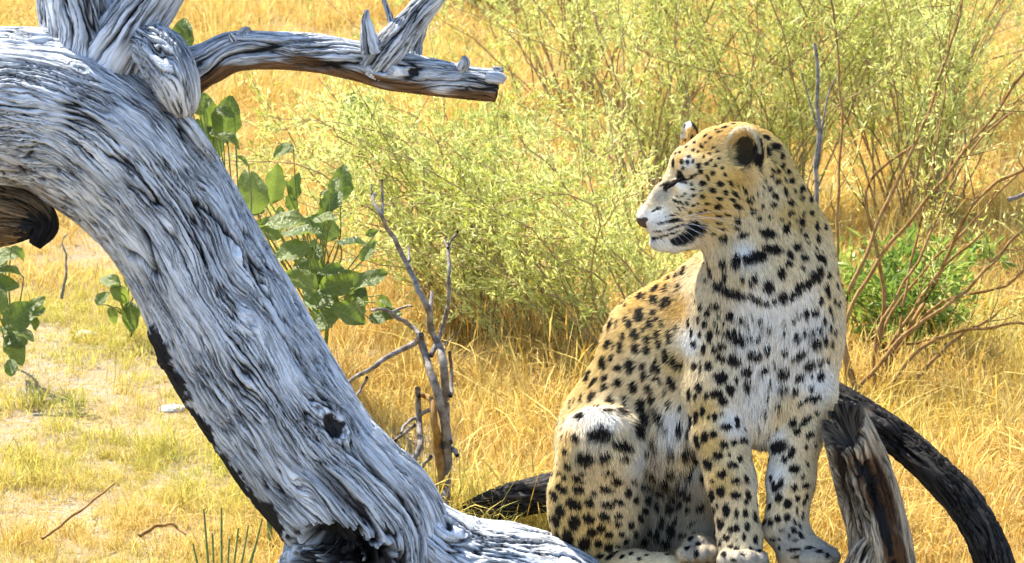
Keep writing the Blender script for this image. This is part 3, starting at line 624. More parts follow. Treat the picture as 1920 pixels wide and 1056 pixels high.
    wood_tube('stub', [(925, 132, 7.92, 9), (944, 131, 7.92, 6)], 0.0025, amp=0.3, cell=.4, parent=root, mat=silver, seed=22)
    wood_tube('stub', [(437, 76, 7.89, 10), (430, 62, 7.88, 3)], 0.0025, amp=0.3, cell=.4, parent=root, mat=silver, seed=13)
    wood_tube('stub', [(452, 70, 7.9, 14), (462, 56, 7.9, 8), (470, 58, 7.9, 3)], 0.0025, amp=0.5, cell=.4, parent=root, mat=silver, seed=14)
    wood_tube('twig', [(738, 66, 7.9, 8), (730, 30, 7.9, 6), (716, -8, 7.9, 5), (700, -60, 7.9, 4)], 0.003, amp=0.2, cell=.4, parent=root, mat=silver, seed=15)
    # dark broken limb hanging inside the arch
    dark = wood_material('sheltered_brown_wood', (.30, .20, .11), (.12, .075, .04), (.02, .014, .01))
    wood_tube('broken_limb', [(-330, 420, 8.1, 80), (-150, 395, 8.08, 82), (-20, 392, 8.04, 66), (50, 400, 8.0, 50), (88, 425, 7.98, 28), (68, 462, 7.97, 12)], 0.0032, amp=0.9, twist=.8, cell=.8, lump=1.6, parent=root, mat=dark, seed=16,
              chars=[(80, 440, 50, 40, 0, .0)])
    yc = at(960, 1070, 8.08)[1]
    def flat(pos, SS, TH):                                   # broad weathered root: deeper than it is tall
        q = pos.copy(); w = smooth(-.30, -.08, q[..., 0]); q[..., 1] = q[..., 1] * (1 - w) + w * (yc + 0.05 + (q[..., 1] - yc) * 2.5); return q
    # root that runs on as the log under the leopard
    wood_tube('root_log', [(560, 720, 8.0, 70), (610, 800, 8.0, 82), (680, 890, 8.0, 78), (762, 978, 8.02, 70), (860, 1044, 8.05, 66), (960, 1068, 8.08, 64), (1050, 1098, 8.1, 62), (1180, 1160, 8.12, 66), (1320, 1185, 8.12, 74), (1460, 1178, 8.1, 86), (1570, 1180, 8.1, 78), (1680, 1200, 8.12, 60)], 0.0028,
              amp=0.7, twist=0.5, lump=0.7, cell=.7, knots=[(840, 975, 14, .006), (890, 985, 9, .005), (870, 992, 8, .004)], parent=root, mat=silver, seed=17, rough_end=.02, cut=flat)
    return silver
SILVER = build_dead_tree()

def build_stumps():
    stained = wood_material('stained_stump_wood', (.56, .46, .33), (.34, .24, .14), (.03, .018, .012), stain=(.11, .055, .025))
    st = thing('broken_stump', 'short broken stump with hollow splintered top beside the leopard', 'stump', loc=tuple(at(1665, 1262, 8.0)))
    def stripe(px, py, rad, TH, SS, nz):
        lat = (px - (1600 + (py - 800) * 0.30))
        return smooth(34, 16, np.abs(lat - 8 + 40 * nz)) * (rad @ FW < 0.2) * smooth(800, 850, py)
    wood_tube('stem', [(1672, 1300, 8.0, 78), (1666, 1150, 8.0, 70), (1656, 1040, 8.0, 62), (1640, 960, 8.0, 60), (1615, 880, 8.0, 58), (1592, 820, 7.99, 52), (1578, 790, 7.99, 50)], 0.0024, amp=0.9, twist=0.3, cell=.8, lump=1.3,
              parent=st, mat=stained, seed=18, rough_end=.022, hollow=1.6, bevel=.045, stain_fn=stripe, crack_w=1.5,
              chars=[(1625, 880, 13, 60, -20, -.016), (1655, 970, 12, 70, -14, -.014), (1600, 850, 9, 30, -20, -.008)])
    wood_tube('root_spur', [(1640, 1010, 7.97, 14), (1622, 1030, 7.95, 22), (1610, 1070, 7.94, 30), (1600, 1150, 7.93, 36), (1595, 1270, 7.92, 42)], 0.003, amp=0.6, cell=.6, parent=st, mat=stained, seed=19)
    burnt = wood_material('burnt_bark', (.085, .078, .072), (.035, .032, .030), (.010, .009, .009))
    bb = thing('burnt_branch', 'dark burnt branch arching down to the grass behind the stump', 'branch', loc=tuple(at(1880, 1130, 8.35)))
    wood_tube('bark', [(1380, 700, 8.7, 30), (1480, 715, 8.62, 34), (1560, 748, 8.55, 33), (1640, 795, 8.5, 36), (1710, 845, 8.46, 37), (1775, 905, 8.42, 38), (1825, 968, 8.4, 36), (1855, 1030, 8.38, 36), (1880, 1120, 8.36, 42), (1890, 1180, 8.36, 44)], 0.003, amp=0.9, twist=0.4, cell=.42, lump=1.7, parent=bb, mat=burnt, seed=20, crack_w=1.5, knots=[(1650, 790, 16, .0035), (1780, 900, 14, .0035)],
              stain_fn=lambda px, py, rad, TH, SS, nz: smooth(0.3, .45, nz) * 0.4)
    wood_tube('broken_stub', [(1610, 800, 8.52, 24), (1565, 778, 8.5, 30), (1500, 765, 8.5, 30), (1440, 750, 8.5, 24)], 0.003, amp=0.8, cell=.6, parent=bb, mat=burnt, seed=21)
    lg = thing('charred_log', 'charred dark log lying in the grass behind the leopard', 'log', loc=tuple(on_ground(980, 985)))
    wood_tube('bark', [(870, 960, 9.0, 16), (930, 945, 8.98, 30), (1000, 930, 8.96, 36), (1080, 915, 8.95, 38), (1180, 900, 8.95, 36)], 0.0035, amp=0.9, cell=.6, parent=lg, mat=burnt, seed=23, rough_end=.02, lump=1.5)
build_stumps()
# ------------------------------------------------------------------ leopard: signed distance body, fur, coat marks
def sdf_leopard():
    P = []                                 # (op, kind, params, k, flow, fur length)
    def rc(a, b, ra, rb, k=22, flow=None, ln=11): P.append(('+', 'c', (lp(*a), lp(*b), ra, rb), k, flow, ln))
    def el(c, r, k=22, ax=None, op='+', flow=None, ln=11, rot=0): P.append((op, 'e', (lp(*c), r, ax if ax is not None else rotz(rot)), k, flow, ln))
    def rotz(deg):
        a = math.radians(deg); c, s = math.cos(a), math.sin(a)
        return np.array([[c, -s, 0], [s, c, 0], [0, 0, 1]], float)     # rows = axes in local frame (x right, y up)
    yaw = math.radians(12); cy, sy = math.cos(yaw), math.sin(yaw)
    def H(x, y, l=0):
        t = (1370 - x) / cy
        return (1370 - t * cy + l * sy, y, 100 - t * sy - l * cy)
    hax = np.array([[-cy, 0, -sy], [0, 1, 0], [sy, 0, -cy]])            # forward, up, lateral
    def hrot(deg):                                                      # pitch the head axes
        a = math.radians(deg); c, s = math.cos(a), math.sin(a)
        return np.array([c * hax[0] + s * hax[1], -s * hax[0] + c * hax[1], hax[2]])
    dn, back = (0, -1, 0), (-0.55, -0.65, 0.45)
    # torso
    rc((1395, 625, 185), (1290, 690, 250), 128, 158, 30, back, 11)
    rc((1290, 690, 250), (1185, 815, 325), 158, 142, 30, back, 11)
    rc((1340, 535, 180), (1240, 650, 260), 66, 110, 30, back, 11)
    # chest, neck
    el((1442, 615, 112), (134, 150, 108), 30, flow=(0, -1, -0.2), ln=19)
    el((1428, 735, 112), (84, 100, 92), 30, flow=(0, -1, 0), ln=28)
    rc((1402, 335, 100), (1448, 520, 112), 76, 122, 28, (0.25, -1, 0), 13)
    rc((1406, 325, 105), (1480, 455, 118), 74, 80, 28, (0.45, -1, 0), 10)
    rc((1345, 435, 80), (1410, 520, 62), 40, 64, 24, (0.3, -1, 0), 20)           # throat ruff
    # shoulders and forelegs
    rc((1352, 560, 118), (1345, 735, 88), 60, 62, 30, (0, -1, 0.1), 10)
    rc((1345, 735, 88), (1350, 815, 66), 61, 52, 20, dn, 9)
    rc((1350, 815, 66), (1371, 905, 40), 52, 43, 16, dn, 9)
    rc((1371, 905, 40), (1387, 1005, 22), 43, 38, 16, dn, 8)
    rc((1387, 1005, 22), (1390, 1050, -2), 38, 40, 14, dn, 7)
    for dx, dd in ((-30, -22), (-10, -36), (12, -36), (32, -20)): el((1392 + dx, 1052, dd - 8), (17, 20, 26), 8, flow=(0, -0.5, -1), ln=6)
    rc((1520, 570, 120), (1505, 735, 92), 58, 62, 30, dn, 10)
    rc((1505, 735, 92), (1492, 820, 70), 58, 47, 20, dn, 9)
    rc((1492, 820, 70), (1483, 900, 50), 46, 42, 16, dn, 9)
    rc((1483, 900, 50), (1473, 990, 38), 42, 37, 16, dn, 8)
    rc((1473, 990, 38), (1500, 1030, 16), 38, 38, 16, (0.5, -0.6, -0.5), 7)
    rc((1490, 1040, 14), (1528, 1044, 0), 33, 32, 12, (1, -0.2, -0.5), 7)
    for dx, dy, dd in ((42, 4, 14), (48, 8, -8), (34, 12, -28), (14, 14, -38)): el((1505 + dx, 1036 + dy, dd), (22, 18, 18), 8, flow=(1, -0.3, -0.5), ln=6)
    # hind leg on the near side
    rc((1165, 860, 300), (1128, 838, 115), 116, 72, 48, (0.2, -0.8, -0.6), 24)
    rc((1128, 838, 112), (1112, 930, 165), 70, 76, 24, (0, -1, 0.2), 11)
    rc((1112, 930, 165), (1105, 1020, 215), 80, 62, 24, (0, -1, 0), 10)
    el((1128, 945, 225), (99, 120, 120), 26, flow=dn, ln=11)
    rc((1105, 1068, 215), (1190, 1066, 90), 36, 33, 14, (0.6, 0, -1), 7)
    rc((1190, 1066, 90), (1245, 1072, 40), 33, 34, 14, (0.6, 0, -1), 7)
    for dx, dd in ((-26, -10), (-9, -22), (10, -22), (26, -8)): el((1308 + dx, 1040, 48 + dd), (14, 16, 22), 6, flow=(0, -0.4, -1), ln=8)
    # belly and far hind leg
    el((1292, 810, 205), (105, 120, 110), 30, flow=(0, -1, 0), ln=34)
    rc((1300, 900, 250), (1330, 905, 150), 80, 52, 24, dn, 16)
    rc((1330, 905, 150), (1318, 1010, 190), 52, 46, 20, dn, 14)
    rc((1322, 1050, 190), (1310, 1034, 70), 34, 33, 14, (0, 0, -1), 8)
    el((1272, 960, 255), (95, 120, 80), 26, flow=dn, ln=16)
    # rump and tail down behind the log
    el((1165, 900, 370), (120, 120, 100), 26, flow=back, ln=11)
    rc((1170, 980, 455), (1230, 1080, 500), 34, 27, 20, (0.4, -1, 0.2), 12)
    rc((1230, 1080, 500), (1330, 1190, 520), 27, 24, 12, (0.5, -1, 0.2), 12)
    rc((1330, 1190, 520), (1380, 1310, 510), 24, 20, 12, (0.3, -1, 0), 12)
    # head
    hf = (0.9, -0.1, 0.2)
    el(H(1378, 308), (84, 78, 74), 26, hax, flow=(1, 0.3, 0.2), ln=6)
    el(H(1410, 328), (56, 68, 66), 26, hax, flow=(1, -0.4, 0.2), ln=8)
    rc(H(1328, 300), H(1293, 306), 50, 34, 24, hf, 5)
    rc(H(1294, 307), H(1217, 396), 26, 17, 20, (0.6, 0.8, 0.1), 4)
    for s in (1, -1):
        rc(H(1283, 312, 30 * s), H(1330, 318, 48 * s), 20, 28, 16, hf, 5)            # brow
        el(H(1352, 378, 40 * s), (58, 54, 36), 22, hax, flow=(1, -0.45, 0.3), ln=9)  # cheek
        el(H(1300, 385, 30 * s), (50, 38, 24), 20, hax, flow=(1, -0.2, 0.2), ln=6)
        el(H(1246, 419, 17 * s), (34, 27, 21), 12, hrot(12), flow=(1, -0.5, 0.2), ln=5)   # whisker pad
        rc(H(1262, 452, 8 * s), H(1345, 425, 30 * s), 18, 34, 18, (1, -0.5, 0), 9)     # lower jaw
    rc(H(1310, 362), H(1238, 408), 46, 26, 20, (0.9, 0.1, 0.2), 5)
    el(H(1240, 452), (20, 17, 19), 10, hax, flow=(0.5, -1, 0), ln=9)
    el(H(1208, 406), (15, 13, 17), 9, hax, flow=(1, 0, 0), ln=2)
    # eye hollows and mouth groove
    for s in (1, -1):
        el(H(1264, 346, 60 * s), (24, 12, 15), 14, hrot(28), '-')
        el(H(1268, 351, 34 * s), (20, 12, 15), 10, hrot(28), flow=hf, ln=2)
        el(H(1250, 449, 38 * s), (42, 4, 14), 5, hrot(-16), '-')
    # ears: a bowl each
    def ear(c, ax, w, h, t):
        ax = np.array(ax, float); ax /= np.linalg.norm(ax, axis=1)[:, None]
        el(c, (w, h, t), 9, ax, flow=tuple(ax[1]), ln=6)
        cc = (c[0] + ax[2][0] * t * 0.75, c[1] - ax[2][1] * t * 0.75 - h * 0.02, c[2] + ax[2][2] * t * 0.75)
        el(cc, (w * 0.74, h * 0.76, t * 0.95), 5, ax, '-')
    n1 = np.array([-0.45, 0.12, -0.88]); u1 = np.array([0.05, 1, 0.1]); r1 = np.cross(u1, n1); u1 = np.cross(n1, r1)
    ear(H(1387, 284, 58), (r1, u1, n1), 39, 47, 25)
    n2 = np.array([-0.85, 0.1, -0.1]); u2 = np.array([-0.1, 1, 0.2]); r2 = np.cross(u2, n2); u2 = np.cross(n2, r2)
    ear(H(1303, 272, -66), (r2, u2, n2), 34, 44, 18)
    return P

def prim_dist(pr, pts):
    op, kind, pa, k, fl, ln = pr
    if kind == 'c':
        a, b, ra, rb = pa; ab = b - a; L2 = float(ab @ ab)
        t = np.clip(((pts - a) @ ab) / L2, 0, 1)
        return np.linalg.norm(pts - a - t[..., None] * ab, axis=-1) - (ra + (rb - ra) * t)
    c, r, ax = pa; q = (pts - c) @ np.asarray(ax).T; r = np.asarray(r, float)
    k0 = np.linalg.norm(q / r, axis=-1); k1 = np.linalg.norm(q / (r * r), axis=-1)
    return np.where(k1 > 1e-9, k0 * (k0 - 1) / np.maximum(k1, 1e-9), -r.min())

def build_field(P, vox):
    lo, hi = np.full(3, 1e9), np.full(3, -1e9)
    boxes = []
    for pr in P:
        if pr[1] == 'c': a, b, ra, rb = pr[2]; l = np.minimum(a - ra, b - rb); h = np.maximum(a + ra, b + rb)
        else: c, r, ax = pr[2]; e = np.sqrt(((np.asarray(ax) * np.asarray(r)[:, None]) ** 2).sum(0)); l, h = c - e, c + e
        boxes.append((l, h))
        if pr[0] == '+': lo = np.minimum(lo, l); hi = np.maximum(hi, h)
    lo -= 4 * vox; hi += 4 * vox
    n = np.ceil((hi - lo) / vox).astype(int) + 1
    F = np.full(n, 60.0, np.float32)
    for pr, (l, h) in zip(P, boxes):
        k = pr[3]; m = k + 3 * vox
        i0 = np.clip(np.floor((l - m - lo) / vox).astype(int), 0, n); i1 = np.clip(np.ceil((h + m - lo) / vox).astype(int) + 1, 0, n)
        g = np.stack(np.meshgrid(*[lo[d] + vox * np.arange(i0[d], i1[d]) for d in range(3)], indexing='ij'), -1).astype(np.float32)
        d = prim_dist(pr, g).astype(np.float32)
        sl = tuple(slice(i0[q], i1[q]) for q in range(3)); A = F[sl]
        if pr[0] == '+':
            hh = np.clip(0.5 + 0.5 * (A - d) / k, 0, 1); F[sl] = A * (1 - hh) + d * hh - k * hh * (1 - hh)
        else:
            d = -d; hh = np.clip(0.5 - 0.5 * (A - d) / k, 0, 1); F[sl] = A * (1 - hh) + d * hh + k * hh * (1 - hh)
    return F, lo

def surface_nets(F, lo, vox):
    n = np.array(F.shape); ins = F < 0
    c = n - 1
    cnt = np.zeros(c, np.int8)
    for dx in (0, 1):
        for dy in (0, 1):
            for dz in (0, 1):
                cnt += ins[dx:dx + c[0], dy:dy + c[1], dz:dz + c[2]]
    act = (cnt > 0) & (cnt < 8)
    idx = np.full(c, -1, np.int32); ijk = np.argwhere(act); idx[act] = np.arange(len(ijk))
    pos = np.zeros((len(ijk), 3)); w = np.zeros(len(ijk))
    corners = [(a, b, d) for a in (0, 1) for b in (0, 1) for d in (0, 1)]
    for p in corners:
        for ax in range(3):
            if p[ax]: continue
            q = list(p); q[ax] = 1
            f0 = F[tuple((ijk + p).T)]; f1 = F[tuple((ijk + q).T)]
            cr = (f0 < 0) != (f1 < 0)
            t = np.where(cr, f0 / np.where(cr, f0 - f1, 1), 0)
            pp = np.tile(np.array(p, float), (len(ijk), 1)); pp[:, ax] += t
            pos += np.where(cr[:, None], pp, 0); w += cr
    V = lo + vox * (ijk + pos / w[:, None])
    quads = []
    for ax in range(3):
        u, v = (ax + 1) % 3, (ax + 2) % 3
        a = ins; s0 = [slice(None)] * 3; s1 = [slice(None)] * 3; s0[ax] = slice(0, -1); s1[ax] = slice(1, None)
        ch = a[tuple(s0)] != a[tuple(s1)]
        e = np.argwhere(ch); e = e[(e[:, u] > 0) & (e[:, v] > 0) & (e[:, u] < c[u]) & (e[:, v] < c[v])]
        def g(du, dv):
            x = e.copy(); x[:, u] -= du; x[:, v] -= dv; return idx[tuple(x.T)]
        q = np.stack([g(1, 1), g(0, 1), g(0, 0), g(1, 0)], 1)
        fl = ins[tuple(e.T)]
        q[~fl] = q[~fl][:, ::-1]
        quads.append(q)
    return V, np.concatenate(quads)

def relax(V, Q, it=4, lam=0.5):
    e = np.concatenate([Q[:, [0, 1]], Q[:, [1, 2]], Q[:, [2, 3]], Q[:, [3, 0]]]); e = np.concatenate([e, e[:, ::-1]])
    for _ in range(it):
        for l in (lam, -lam * 0.9):
            s = np.zeros_like(V); n = np.bincount(e[:, 0], minlength=len(V))
            for d in range(3): s[:, d] = np.bincount(e[:, 0], weights=V[e[:, 1], d], minlength=len(V))
            V = V + l * (s / np.maximum(n, 1)[:, None] - V)
    return V

Z = {0: (1140, 200, .3409), 1: (1180, 215, .2509), 2: (1300, 430, .2841), 3: (1060, 460, .303), 4: (1010, 740, .2992), 5: (1270, 720, .3181)}
SPOTS = {
0: "918 215 24 20,945 258 14 18,1000 275 16 22,985 345 16 14,1040 360 16 20,925 340 14 12,1058 440 14 20,1000 395 14 16 -30,970 455 12 22 -10,1015 450 8 14,1060 490 12 16,995 510 14 20 -20,965 390 8 14 -20,925 395 14 12,880 250 12 26,855 175 16 20,820 105 40 14 35,950 310 14 16,1085 410 8 20 -20,1105 500 10 20 -15,1000 570 14 16,1065 572 14 14,1055 620 16 20 -20,975 655 20 24 -20,1140 640 12 26 -10,1110 570 12 16 -20,1055 660 8 10,990 630 10 12,1185 650 8 16,950 600 12 10,1025 605 8 10,905 470 10 14,880 440 8 14,900 520 14 10,860 390 8 10",
1: "372 288 12 10,435 318 14 12,384 350 15 18,428 355 14 18,468 350 16 18,325 370 12 30,395 398 14 10,512 382 18 22,525 427 20 16,530 243 12 24,468 272 10 14,505 283 10 10,478 213 12 10,415 245 14 10,545 318 12 12,590 298 14 10,572 368 16 14,605 345 12 10,635 382 14 12,618 437 20 20,580 470 12 26 -25,540 512 24 22,460 520 10 14,470 560 18 9,605 560 28 22,668 512 26 20 20,710 450 12 22 -35,745 510 14 26 -30,798 522 10 14,705 578 20 22 -20,780 590 14 36 -50,665 622 24 14 10,758 630 22 14 25,885 620 28 18 20,800 672 34 18 5,918 698 26 20,650 680 28 22,565 660 20 12,535 612 18 14,470 608 18 12,420 665 16 14,470 678 14 10,503 663 10 10,432 632 12 8,410 590 14 8,445 730 12 12,525 722 10 12,500 735 8 8,558 705 14 10,528 570 12 8,605 720 8 6,380 660 6 26 -45,345 650 6 22 -45,360 700 6 24 -45,400 700 6 18 -50,325 640 5 18 -40,350 612 5 14 -40,390 615 6 16 -45,350 735 14 6 20,655 748 26 12,722 742 20 10,806 765 30 28,800 828 36 16 15,850 875 44 20 -15,655 803 20 8,680 845 26 8,610 882 24 9,690 905 42 22,1030 865 62 36 5,965 745 24 16,1048 738 20 10,330 790 60 14 -8,230 808 28 10 -10,312 750 20 8,265 762 6 6,330 842 80 9 -18,205 868 25 7,300 890 70 8 -15,208 705 16 16,180 720 22 6 -30,480 850 70 58 -25,420 910 80 42 -30,350 945 52 26 10,200 915 40 9,310 510 70 15 -30,375 480 30 24 -20,265 560 16 18,430 482 50 8 -20,480 450 40 9 -20,820 45 30 8,735 50 30 8 -10,700 100 26 9 -15,650 90 18 8 -20,600 180 20 8 -40,560 165 20 8 -40,660 135 24 8 -15,1010 175 26 26,1080 230 34 28,1035 290 14 30,975 205 16 34 -30,1068 340 12 12,1100 475 24 16,1055 435 18 18,1005 478 12 12,985 520 8 8,1045 525 16 12,1060 395 18 10 30,1095 590 12 20,1070 645 18 22,990 660 10 18,860 545 14 26 -40,915 595 10 16 -30,950 570 8 12,990 575 8 10,690 400 14 12,660 330 16 10,300 330 12 8 -40,340 300 10 8 -40,420 205 16 7 -40,470 175 18 7 -40,520 150 18 7 -40,540 120 16 7 -30,600 110 18 7 -25,640 120 16 7,760 75 20 7,690 60 18 6,560 215 12 10,620 250 14 8,650 280 14 8,300 290 10 8,250 350 12 8 -40,225 395 10 7 -40,255 428 12 12",
2: "515 110 60 30 10,670 95 26 30,632 150 18 36 -30,720 168 28 22,815 45 16 28,730 22 14 14,752 68 12 12,830 170 20 42 -45,855 190 14 26,800 110 10 12,838 128 10 8,620 210 26 24,715 238 14 16,885 280 14 22,575 275 26 36,280 185 36 40,360 180 34 36,420 160 60 40,195 195 24 34 -30,205 285 18 24,320 290 16 24,400 300 18 26,375 335 12 22 -20,490 360 38 44,88 310 12 16,110 230 10 60 -15,170 345 30 40 -40,225 380 50 32 30,290 400 60 24 18,345 408 40 20 10,410 450 42 18 28,475 470 26 20,530 455 16 20,588 432 34 38,650 422 22 34,690 375 30 40 20,745 340 50 28 -25,800 295 40 40,825 270 26 42 15,835 452 16 24,925 450 12 20,885 410 14 24,875 365 20 26 30,895 500 12 24,800 522 24 26,745 530 18 28 -30,700 545 26 14 -20,655 575 16 18,862 575 16 28,915 560 10 22,830 625 22 20,905 625 10 24,780 655 26 16 -20,740 655 14 22,690 685 24 26,810 720 34 32,868 700 16 30,908 725 14 24,705 800 56 24 -30,605 785 22 18,600 660 10 16,595 590 12 16,505 628 18 20,425 688 18 18,365 680 22 18,438 575 20 16,390 565 10 14,445 632 10 14,488 762 26 28 -20,400 800 54 34 10,325 575 26 20,350 612 16 14,245 545 34 24 40,275 640 30 12 10,228 650 30 26,290 702 50 34 15,268 832 50 40,190 735 26 26,145 768 22 30,110 690 20 44 10,160 640 16 22,205 592 14 14,168 540 14 16,155 478 20 24,120 488 10 12,95 535 20 24,80 610 18 26,145 592 14 20,50 505 14 22,45 685 14 20,70 780 16 32,180 835 34 32,100 890 24 32,355 905 36 30,470 905 34 22 -35,595 920 40 40,700 950 28 36 20,768 870 40 34 -35,840 845 22 20 -30,885 840 10 24,840 955 22 34 15,780 955 10 20,180 970 44 44,360 995 26 36,285 970 16 24,240 1035 28 30 -30,585 1020 34 18,510 980 10 24,535 860 8 24,10 890 18 24,15 755 10 24,50 910 8 40,30 1030 14 30 -20,940 350 8 22,955 470 8 20,930 650 8 22,935 250 8 20",
3: "595 180 34 24 -45,540 195 20 10 -45,655 190 22 14 -50,700 175 12 20 20,725 110 18 12 -40,745 145 12 36 25,670 125 12 14,575 260 32 14 -45,632 260 14 28 25,712 250 12 22 15,475 310 16 32 25,505 310 10 30 20,560 330 28 28,620 350 18 40 15,655 345 12 40 5,430 310 8 26 25,390 360 10 18 30,345 365 12 24 25,405 270 12 14,475 425 32 44,560 405 20 20,540 478 22 32,578 450 12 18,612 480 12 30,385 445 10 26,410 480 18 30 15,418 400 10 14,290 480 12 40 15,245 480 10 18 30,335 470 6 30 15,242 535 12 24 15,182 578 10 28 20,222 595 14 20,270 600 18 30 15,368 555 16 26,355 620 22 36,445 545 28 36,445 632 24 36,498 512 12 18,520 575 22 28,518 640 22 30,578 550 18 36,592 608 18 30,655 560 14 48,630 680 18 46,682 720 18 46 -8,718 735 14 30,570 735 12 56,548 748 10 34,588 760 12 28,180 672 22 22,240 715 24 42,293 690 14 22,305 610 8 24,335 750 26 22,410 742 30 46,487 745 18 26,492 800 18 32,525 803 10 10,150 798 20 44 10,185 835 14 40 35,250 810 18 24,250 868 22 20,335 840 28 28,430 868 28 34 -15,520 875 24 24,580 830 36 14 35,665 845 22 48 -20,625 900 12 24,176 930 20 30 10,75 870 8 26 10,105 800 6 24,115 940 10 30,70 950 6 24,130 700 6 24,45 970 6 30,540 940 24 30,785 525 10 28,800 600 16 24,800 735 14 26,838 745 10 36,830 870 14 36,840 370 14 20,825 450 10 28,768 465 8 28,805 330 6 14,700 500 8 14,690 400 6 16",
4: "460 40 28 42 10,495 95 34 28,550 55 12 32,545 10 16 14,650 65 28 52,675 115 18 26,765 125 22 34,820 50 16 26,795 170 14 14,885 170 24 30,890 70 10 18,610 190 36 52,385 225 66 48,270 125 24 18 -30,425 95 24 10,235 245 20 28,170 318 14 18,165 235 8 22,175 160 8 14,525 298 64 30 10,540 368 28 16,285 375 58 40,405 375 34 32,432 355 16 16,180 420 18 26 -20,265 465 22 16,720 250 28 34,830 300 26 34,665 330 26 20,735 375 18 18,920 320 28 36,800 420 30 24,850 430 40 20,935 450 30 34,670 450 16 14,135 475 16 14,165 505 16 24 -30,250 515 40 20 30,145 570 40 24 35,95 610 20 36 -20,250 582 38 24 15,345 605 26 16 35,430 580 50 20 10,220 672 50 34 20,130 718 32 38,315 665 28 34 -20,430 680 44 22,500 663 34 20 15,220 790 38 46,312 765 40 26 15,412 755 36 26 20,500 750 26 14,105 775 24 40 -20,180 880 34 60 -10,335 850 34 28,390 830 26 30,440 865 26 20,497 798 24 16,520 860 24 14,285 925 42 44,375 925 28 30,440 945 26 36,555 900 14 24 20,125 895 16 60 -15,185 1000 36 36 20,295 1010 34 28,380 1005 26 24 -40,500 935 16 12,580 805 20 22,700 850 20 30 -20,665 715 18 24 -30,650 550 24 14,490 520 40 30 20,430 465 40 14 -15,440 1020 30 14 -35,520 1015 22 10 -30,575 995 20 10 -25,625 1030 14 12,670 1005 14 8,690 975 16 8,760 970 20 8,800 1000 14 8,480 990 18 8 -30,560 600 22 30 20,600 520 24 16 -20,610 640 16 26 10,720 470 30 20 20,780 500 24 34 10,860 520 36 24 -10,700 560 26 20 30,760 590 30 22,840 600 26 34 -20,900 560 30 40 10,930 620 24 30,680 640 22 30 20,740 680 24 34 15,820 690 30 40,880 660 20 36 20,770 780 26 44 10,830 830 30 50,740 870 24 40 -10,790 910 36 30,640 760 18 30 -15,610 860 16 24,660 900 20 26 -20,900 860 26 20,980 860 24 16,950 900 20 14 -30,1000 930 20 14,930 960 20 12 -20,990 990 16 20,960 790 30 12 -30,1010 690 30 20 -20,860 770 12 30 20,930 700 14 24 20",
5: "70 50 14 26,108 65 10 22,175 60 16 20,228 50 34 26,268 90 30 30 30,308 30 18 38 -25,135 20 14 22,110 188 16 40,150 152 16 32,78 215 14 40,222 188 16 22,260 165 12 12,190 182 8 14,285 248 32 20,68 275 10 26,116 328 16 42 -10,160 305 22 36,212 290 20 24,275 352 26 18 30,332 338 20 18,102 400 12 32 -10,242 412 32 24,305 412 8 14,367 438 14 24,180 462 24 36 -30,322 470 28 18,155 535 18 40 -20,262 525 28 26,345 565 28 20,405 552 12 26 -20,208 560 14 12,200 650 16 36 -10,255 625 26 30,345 650 30 24,418 648 16 30 -15,403 690 14 16,288 738 22 40,350 757 14 26,400 755 15 24,455 775 12 34 -10,215 735 12 24 -15,235 710 10 16,252 815 20 34 -15,320 853 20 20,348 845 16 26,410 837 14 28,285 900 20 22,392 898 12 24,460 910 14 26,252 932 10 20,316 948 18 14 -20,350 970 18 14 -30,430 970 16 12 20,485 980 14 16,270 1000 14 18,325 1035 20 10,385 1005 16 6,352 915 6 8,228 850 8 14,682 220 24 32 10,755 208 46 18 -40,705 272 18 26 20,780 295 30 14 -35,815 350 10 12,590 362 54 40 -15,675 398 20 36 25,632 435 18 24,760 365 12 18,690 495 32 28,765 462 10 12,740 540 12 18 20,690 605 20 20,758 590 22 22,553 545 12 26,575 600 18 34 -10,608 580 18 34 20,602 660 22 32 20,652 695 26 26,710 665 16 20,750 685 12 26 25,548 715 10 24 20,548 808 18 24,592 790 18 26,648 782 20 24,705 742 8 22,735 770 10 24 15,690 808 8 20 -15,718 830 8 22 -15,680 860 16 20 -20,725 890 12 24 -30,692 918 18 10,615 857 18 8,565 912 10 12,598 912 10 10,545 912 8 8,655 890 8 16,765 655 10 20,598 965 8 16,695 30 20 26,790 20 18 14 -40,810 75 36 18 -15,745 100 40 12 -30,595 85 18 20,530 40 12 24,520 120 10 24,590 235 16 14,540 270 14 14,480 215 10 24,400 255 12 12,495 330 16 14,390 320 24 16,820 160 16 14,350 215 14 40,680 975 40 10 -5,770 965 26 12,830 985 24 10,880 1010 16 20,700 1020 30 10",
}
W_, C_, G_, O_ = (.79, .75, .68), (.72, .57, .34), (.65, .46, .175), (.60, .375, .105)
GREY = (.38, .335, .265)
BELLY_SHADE = (.27, .225, .16)  # shadow under the belly, painted into the coat colour
